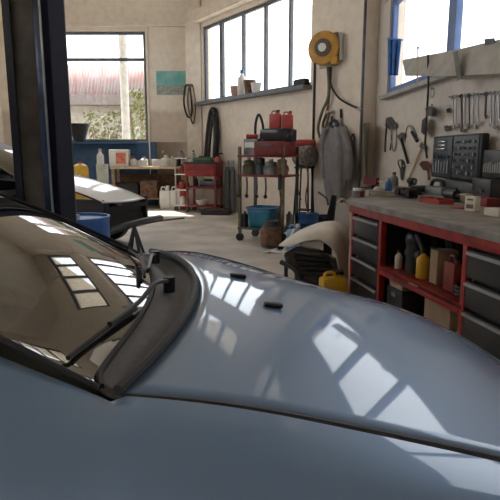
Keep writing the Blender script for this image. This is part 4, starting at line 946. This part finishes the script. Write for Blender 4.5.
# socket case upright open
a = WB(434, 180, .10); b = WB(483, 180, .10); hC = WB(458, 135, .1).z - zc1
sc = thing('socket_set', 'open black socket set case standing upright against tool wall', 'tool case', ((a.x + b.x) / 2, (a.y + b.y) / 2, zc1), rzB)
Lc = (b - a).xy.length
q = MB(); q.box((0, -.0, hC / 2), (Lc, .07, hC), bev=.015); q.build('shell', M_black, sc)
q = MB(); q.box((0, -.038, hC / 2), (Lc * .92, .01, hC * .92), bev=.004); q.build('insert', mat('insert_blue_black', (.05, .065, .08), .45), sc)
q = MB(); q.box((-Lc * .02, -.044, hC / 2), (.012, .012, hC * .94)); q.build('divider', M_blackp, sc)
for i in range(3):
    q = MB(); q.box((-Lc * .28, -.05, hC * (.86 - .085 * i)), (Lc * .22, .02, .014), bev=.004); q.build('bar', M_chrome, sc)
for i in range(6):
    q = MB(); q.cyl((-Lc * .42 + Lc * .065 * i, -.052, hC * .12), (-Lc * .42 + Lc * .065 * i, -.052, hC * (.38 + .02 * (i % 3))), .009, n=10); q.build('screwdriver_bit', M_steel, sc)
for i in range(5):
    q = MB(); q.cyl((-Lc * .40 + Lc * .08 * i, -.04, hC * .50), (-Lc * .40 + Lc * .08 * i, -.066, hC * .50), .014, n=12); q.build('socket', M_dsteel, sc)
for j in range(6):
    for i in range(5):
        q = MB(); c_ = (Lc * (.05 + .09 * i), hC * (.84 - .135 * j)); r_ = .012 + .0014 * j
        q.cyl((c_[0], -.04, c_[1]), (c_[0], -.064, c_[1]), r_, n=12); q.build('socket', M_chrome if (i + j) % 2 else M_steel, sc)
# second case right
a = WB(485, 178, .10); b = WB(506, 178, .10); z2 = WB(492, 178, .1).z; h2 = WB(492, 150, .1).z - z2
loc2 = Vector(((a.x + b.x) / 2, (a.y + b.y) / 2, ZT + .0005))
box_thing('case', 'black flat case lying beneath the drill bit case', 'case', (loc2.x - .02, loc2.y, ZT + .0005), ((b - a).xy.length - .02, .20, z2 - ZT - .003), M_blackp, rzB, bev=.012, flap=((0, -.105, (z2 - ZT) * .5), (.12, .015, .03)), mflap=M_dsteel, fname='handle')
t = thing('bit_case', 'dark drill bit case with steel bits right of socket set', 'tool case', (loc2.x, loc2.y, z2), rzB)
Lb = (b - a).xy.length
q = MB(); q.box((0, 0, h2 / 2), (Lb, .06, h2), bev=.01); q.build('shell', M_blackp, t)
for i in range(8):
    q = MB(); q.cyl((-Lb * .4 + Lb * .11 * i, -.035, h2 * .2), (-Lb * .4 + Lb * .11 * i, -.035, h2 * (.5 + .03 * (i % 4))), .007, n=8); q.build('drill_bit', M_steel, t)
box_thing('tool_bag', 'large black tool bag on bench at right picture edge', 'bag', OT(486, 203.5) + Vector((-.03, 0, 0)), (.30, .12, .12), M_dcloth, rzW, bev=.04, flap=((0, 0, .15), (.14, .03, .03)), mflap=M_black, fname='handle')
box_thing('parts_tray', 'small olive tin box between planer and tool bag', 'tin', OT(466, 203), (.08, .07, .07), M_olive, rzW, flap=((0, 0, .072), (.085, .075, .01)), mflap=M_cream)

# ------------------------------------------------------------------ tools on the wall
H = lambda *a, **k: hang(WB, *a, **k)
H('caliper', 'black snips hanging leftmost on the tool wall', 'snips', [('handle', M_black, 'tube', [(387, 124), (385.5, 138), (385, 152)], .012, .02), ('handle', M_dsteel, 'tube', [(390, 124), (391.5, 138), (390, 150)], .010, .02), ('head', M_black, 'poly', [(385, 126), (386, 118), (391, 117), (394, 124), (390, 130)], .012, .025)])
H('strap_wrench', 'grey looped strap wrench second from left on tool wall', 'wrench', [('loop', M_gmetal, 'loop', [(393, 122), (396, 130), (396, 146), (393.5, 151), (391.5, 144), (391.5, 130)], .010, .02), ('bolt', M_dsteel, 'poly', [(390, 124), (395, 121), (397, 127), (393, 130)], .012, .03)])
H('hammer', 'dark-handled hammer hanging diagonally on the tool wall', 'hammer', [('handle', M_black, 'line', [(400, 136), (408, 163)], .018, .03), ('head', M_dsteel, 'poly', [(396.5, 136), (402, 132), (404, 136), (399, 140)], .035, .045)])
H('wire_loop', 'thin wire bent over nails above the hammer', 'wire', [('wire', M_dsteel, 'tube', [(405, 142), (407, 128), (412, 126), (417, 136)], .006, .012), ('nail', M_steel, 'line', [(411.5, 126), (412.3, 126)], .008, .02)])
H('file', 'short black file hanging right of the hammer', 'file', [('handle', M_black, 'line', [(412, 132), (417, 141)], .022, .025), ('blade', M_steel, 'line', [(410, 127), (412, 132)], .010, .02)])
H('long_hammer', 'wooden-handled hammer leaning diagonally on the tool wall', 'hammer', [('handle', M_woodl, 'line', [(409, 179), (422, 147)], .015, .03), ('head', M_dsteel, 'poly', [(419, 147), (421, 142), (426, 146), (424, 150)], .03, .045)])
H('shears', 'small dark scissors hanging low beside wooden handle', 'scissors', [('grip', M_black, 'loop', [(398, 162), (401, 160), (403, 164), (400.5, 169)], .008, .02), ('grip', M_black, 'loop', [(404, 162), (401.5, 160), (403, 168), (405, 167)], .008, .025), ('blade', M_dsteel, 'poly', [(399.5, 168), (404, 168), (402.5, 180), (400.5, 180)], .008, .022)])
H('brush', 'maroon round brush hanging under the black strap', 'brush', [('head', mat('maroon', (.11, .035, .03), .8), 'poly', [(419, 164), (422, 161), (428, 161), (431, 166), (429, 171), (423, 170)], .05, .06), ('handle', M_brown, 'line', [(428, 168), (429, 180)], .016, .03)])
H('strap', 'long black strap hanging from window ledge down the tool wall', 'strap', [('strap', M_black, 'line', [(428, 55), (428.5, 85), (427, 112), (425, 145), (427, 158)], .012, .14), ('buckle', M_blackp, 'poly', [(425, 108), (431, 106), (432, 114), (427, 117)], .03, .15), ('pad', M_dcloth, 'poly', [(422, 120), (426, 117), (428, 130), (424, 135), (421, 132)], .04, .10)])
H('hook_ring', 'small steel hook ring above black buckle on tool wall', 'hook', [('ring', M_steel, 'loop', [(430, 90), (433, 88), (434, 94), (431, 98)], .006, .015), ('screw', M_dsteel, 'line', [(432, 88), (432.5, 88)], .01, .015)])
H('brush_small', 'round black brush hanging right of strap buckle', 'brush', [('head', M_black, 'poly', [(429, 108), (434, 107), (434.5, 114), (430, 116)], .04, .05), ('loop', M_dsteel, 'loop', [(431, 108), (432, 104), (433, 108)], .005, .02)])
H('knob', 'small dark clamp between round brush and spanners', 'clamp', [('body', M_black, 'poly', [(446, 109), (449, 108), (450, 112), (447, 113)], .03, .04), ('screw', M_steel, 'line', [(447.5, 105), (447.8, 109)], .008, .02)])
# spanner row with rail
H('tool_rail', 'thin dark rail holding the row of spanners on wall', 'rail', [('bar', M_dsteel, 'line', [(449, 97), (503, 92)], .008, .02), ('bracket', M_dsteel, 'line', [(452, 97), (452.4, 99)], .012, .012), ('bracket', M_dsteel, 'line', [(498, 92.5), (498.4, 95)], .012, .012)])
names = ['first spanner from left in the steel spanner row', 'second spanner from left in the steel spanner row', 'third spanner from left, dark, in the spanner row', 'fourth spanner from left in the steel spanner row', 'fifth spanner from left, dark, in the spanner row', 'sixth spanner from left in the spanner row', 'seventh spanner from left in the steel spanner row', 'eighth spanner from left, black-gripped, in spanner row', 'ninth spanner from left in the steel spanner row', 'tenth spanner from left in the steel spanner row', 'rightmost spanner of the row at picture edge']
xs = [453, 456.5, 461.5, 465, 469, 473.5, 478, 486, 490.5, 494.5, 498.5]; ln = [126, 124, 129, 126, 124, 125, 122, 116, 124, 126, 120]
for i, (x, y1) in enumerate(zip(xs, ln)):
    y0 = 97.5 - (x - 449) * .09; m = M_dsteel if i in (2, 4, 7) else M_alum if i % 3 == 0 else M_steel
    H('spanner', names[i], 'spanner', [('shaft', m, 'line', [(x, y0 + 2), (x + (-.8 if i % 2 else .6), y1)], .008 + .003 * (i in (2, 7)), .035), ('head', m, 'loop', [(x - 1.4, y0), (x, y0 - 2), (x + 1.4, y0), (x, y0 + 2)], .007, .035), ('jaw', M_black if i == 7 else m, 'poly', [(x - 1.6, y1 - 1), (x + 1.6, y1 - 1), (x + 1.3, y1 + 3), (x - 1.2, y1 + 3)], .012, .04)], group='spanners in the wall row')
H('adjustable_wrench', 'dark adjustable wrench lying on nail below spanner row', 'wrench', [('handle', M_brown, 'line', [(447, 128), (455, 126)], .012, .02), ('jaw', M_dsteel, 'poly', [(444, 126), (448, 125), (449, 130), (445, 131)], .02, .03)])
# clutter along the back of the bench and on the trolley
def heap(name, label, cat, loc, rz, specs):
    t = thing(name, label, cat, loc, rz)
    for nm, m, kind, *a in specs:
        q = MB(); getattr(q, kind)(*a); q.build(nm, m, t)
    return t
heap('angle_grinder', 'dark angle grinder lying between drill and planer on bench', 'power tool', OT(427, 193.2), rzW + .5, [('body', M_gmetal, 'cyl', (-.12, 0, .04), (.08, 0, .04), .035), ('head', M_dsteel, 'box', (.10, 0, .045), (.08, .08, .06)), ('disc', M_brown, 'cyl', (.11, 0, .004), (.11, 0, .012), .06), ('handle', M_black, 'cyl', (.08, .04, .05), (.08, .14, .05), .014)])
heap('heat_gun', 'black heat gun at the back of bench below wooden handle', 'power tool', OT(412, 189), rzW - .2, [('body', M_black, 'cyl', (-.1, 0, .09), (.07, 0, .09), .04), ('nozzle', M_steel, 'cyl', (.07, 0, .09), (.14, 0, .09), .02), ('grip', M_blackp, 'box', (-.05, 0, .045), (.06, .05, .09))])
heap('lead_lamp', 'coiled black lead lamp on bench between planer and tin box', 'lamp', OT(454, 200.5), rzW, [('cage', M_dsteel, 'cyl', (-.12, 0, .05), (.04, 0, .05), .045), ('handle', M_black, 'cyl', (.04, 0, .05), (.16, 0, .05), .022), ('cord', M_black, 'tube', [(.16, 0, .02), (.2, -.08, .012), (.08, -.12, .012), (-.06, -.09, .012)], .01)])
heap('wire_brush', 'wooden wire brush lying by the blue spray can', 'brush', OT(402, 190), rzW + .8, [('handle', M_wood, 'box', (0, 0, .03), (.22, .03, .02)), ('bristles', M_steel, 'box', (-.06, 0, .011), (.1, .028, .02))])
heap('vise', 'small dark bench vice at far left end of worktop', 'vice', OT(396, 190.5) + Vector((-.22, .28, 0)), rzW + .6, [('base', M_dsteel, 'cyl', (0, 0, 0), (0, 0, .05), .06), ('jaw', M_redd, 'box', (0, 0, .09), (.16, .08, .08)), ('screw', M_steel, 'cyl', (.08, 0, .09), (.2, 0, .09), .012), ('bar', M_steel, 'cyl', (.19, 0, .03), (.19, 0, .15), .006)])
heap('spanner_roll', 'pale rag bundle on bench in front of black heat gun', 'cloth', OT(418, 193.5), rzW, [('bundle', M_gpaint, 'ball', (0, 0, .03), .05, (1.3, 1, .62)), ('tie', M_brown, 'box', (0, 0, .058), (.02, .09, .008))])
for x, z, lab, nm, sp in ((-.24, sh[1], 'black hose clamp coil at left of trolley middle shelf', 'coil', [('coil', M_black, 'tube', [(.06 * math.cos(a * .9), .06 * math.sin(a * .9), .02 + .012 * a) for a in range(14)], .016), ('end', M_steel, 'box', (.07, 0, .03), (.04, .03, .03))]),
                          (.18, sh[1], 'dark alternator between pulley and starter on trolley', 'alternator', [('body', M_gmetal, 'cyl', (0, -.07, .075), (0, .07, .075), .075), ('pulley', M_black, 'cyl', (0, -.11, .075), (0, -.07, .075), .035)])):
    heap(nm, lab, 'car part', onc(tr, x, .12, z + .0155), rzT, sp)
for i, (x, y, m) in enumerate(((-.30, -.20, M_black), (.29, -.2, M_brown), (.30, .12, M_gmetal))):
    heap('canister', ['black oil bottle left of the teal tub', 'brown tin right of the teal tub', 'grey tin behind right end of teal tub'][i], 'canister', onc(tr, x, y, .2155), rzT, [('body', m, 'cyl', (0, 0, 0), (0, 0, .2), .05), ('cap', M_dsteel, 'cyl', (0, 0, .2), (0, 0, .24), .02)])
heap('air_gun', 'black air gun hanging from right front trolley post', 'hand tool', onc(tr, wt / 2 - .02, -.30, .92), rzT, [('body', M_black, 'box', (0, 0, .0), (.04, .04, .22)), ('hose', M_brown, 'tube', [(0, 0, -.1), (.03, -.02, -.3), (-.04, 0, -.5), (0, 0, -.7)], .014)])
heap('carton', 'dark carton lying on the open shelf under filter duct', 'box', on_shelf(428, .36, zS), rzW, [('body', M_dsteel, 'box', (0, 0, .06), (.16, .12, .12)), ('label_strip', M_cream, 'box', (0, -.061, .07), (.1, .003, .04))])
heap('hose_bundle', 'black radiator hose drooping at top of open shelf', 'hose', on_shelf(405, .30, zS), rzW, [('hose', M_black, 'tube', [(-.14, 0, .03), (-.13, 0, .30), (-.02, -.05, .37), (.10, -.03, .33), (.13, 0, .03)], .035), ('clamp', M_steel, 'box', (-.13, -.0, .2), (.078, .078, .014))])
# board leaning on the window ledge, slat, blue cloth
t = thing('board', 'long grey board leaning against the right-hand window', 'board', WB(450, 66, .1))
q = MB(); q.prism([WB(404, 60.5, .09), WB(456, 51, .09), WB(500, 41.5, .09), WB(512, 38, .09), WB(512, 73, .16), WB(455, 76, .16), WB(407, 76, .16)], nB * .02); q.build('panel', mat('board_grey', (.42, .40, .36), .7, var=.1), t, world=True)
q = MB(); q.tube([WB(404, 60.5, .10), WB(456, 51, .10), WB(512, 38, .10)], .012, 6, smooth=False); q.build('edge', M_gpaint, t, world=True)
H('slat', 'dark narrow slat hanging over the grey board', 'slat', [('slat', mat('slat_dark', (.16, .15, .14), .7), 'poly', [(453, 52), (457.5, 51), (461.5, 78), (457, 81)], .02, .215), ('cap', M_dsteel, 'poly', [(452.5, 52), (457.8, 50.8), (458, 54), (453, 55)], .02, .225)])
H('stick', 'thin pale stick standing before the grey board', 'stick', [('stick', M_woodl, 'line', [(418, 48), (417.5, 82)], .008, .2), ('tip', M_dsteel, 'line', [(418, 46.5), (418, 49)], .012, .2)])
H('block', 'small dark block standing on top of grey board', 'block', [('block', M_blackp, 'poly', [(484, 39.5), (494.5, 38.5), (495, 42.8), (485, 45)], .07, .12), ('cap', M_dsteel, 'poly', [(485, 38.8), (494, 38), (494.5, 39), (484.6, 40)], .05, .12)])
t = thing('cloth', 'blue cloth bunched at left corner of right-hand window', 'cloth', WB(394, 75, .08))
q = MB(); q.grid(lambda u, v: WB(388.5 + (13 - 3.5 * u) * v, 38.5 + 37 * u + 2 * v * (1 - u), .06 + .02 * math.sin(v * 14) + .02 * u), 10, 24); q.build('drape', mat('blue_cloth', (.05, .16, .46), .85, var=.2, scale=8), t, world=True, solid=.012, sharp=80)
q = MB(); q.tube([WB(388, 38.5, .07), WB(402, 40, .07)], .014, 6); q.build('fold', mat('blue_cloth_fold', (.09, .24, .60), .85), t, world=True)
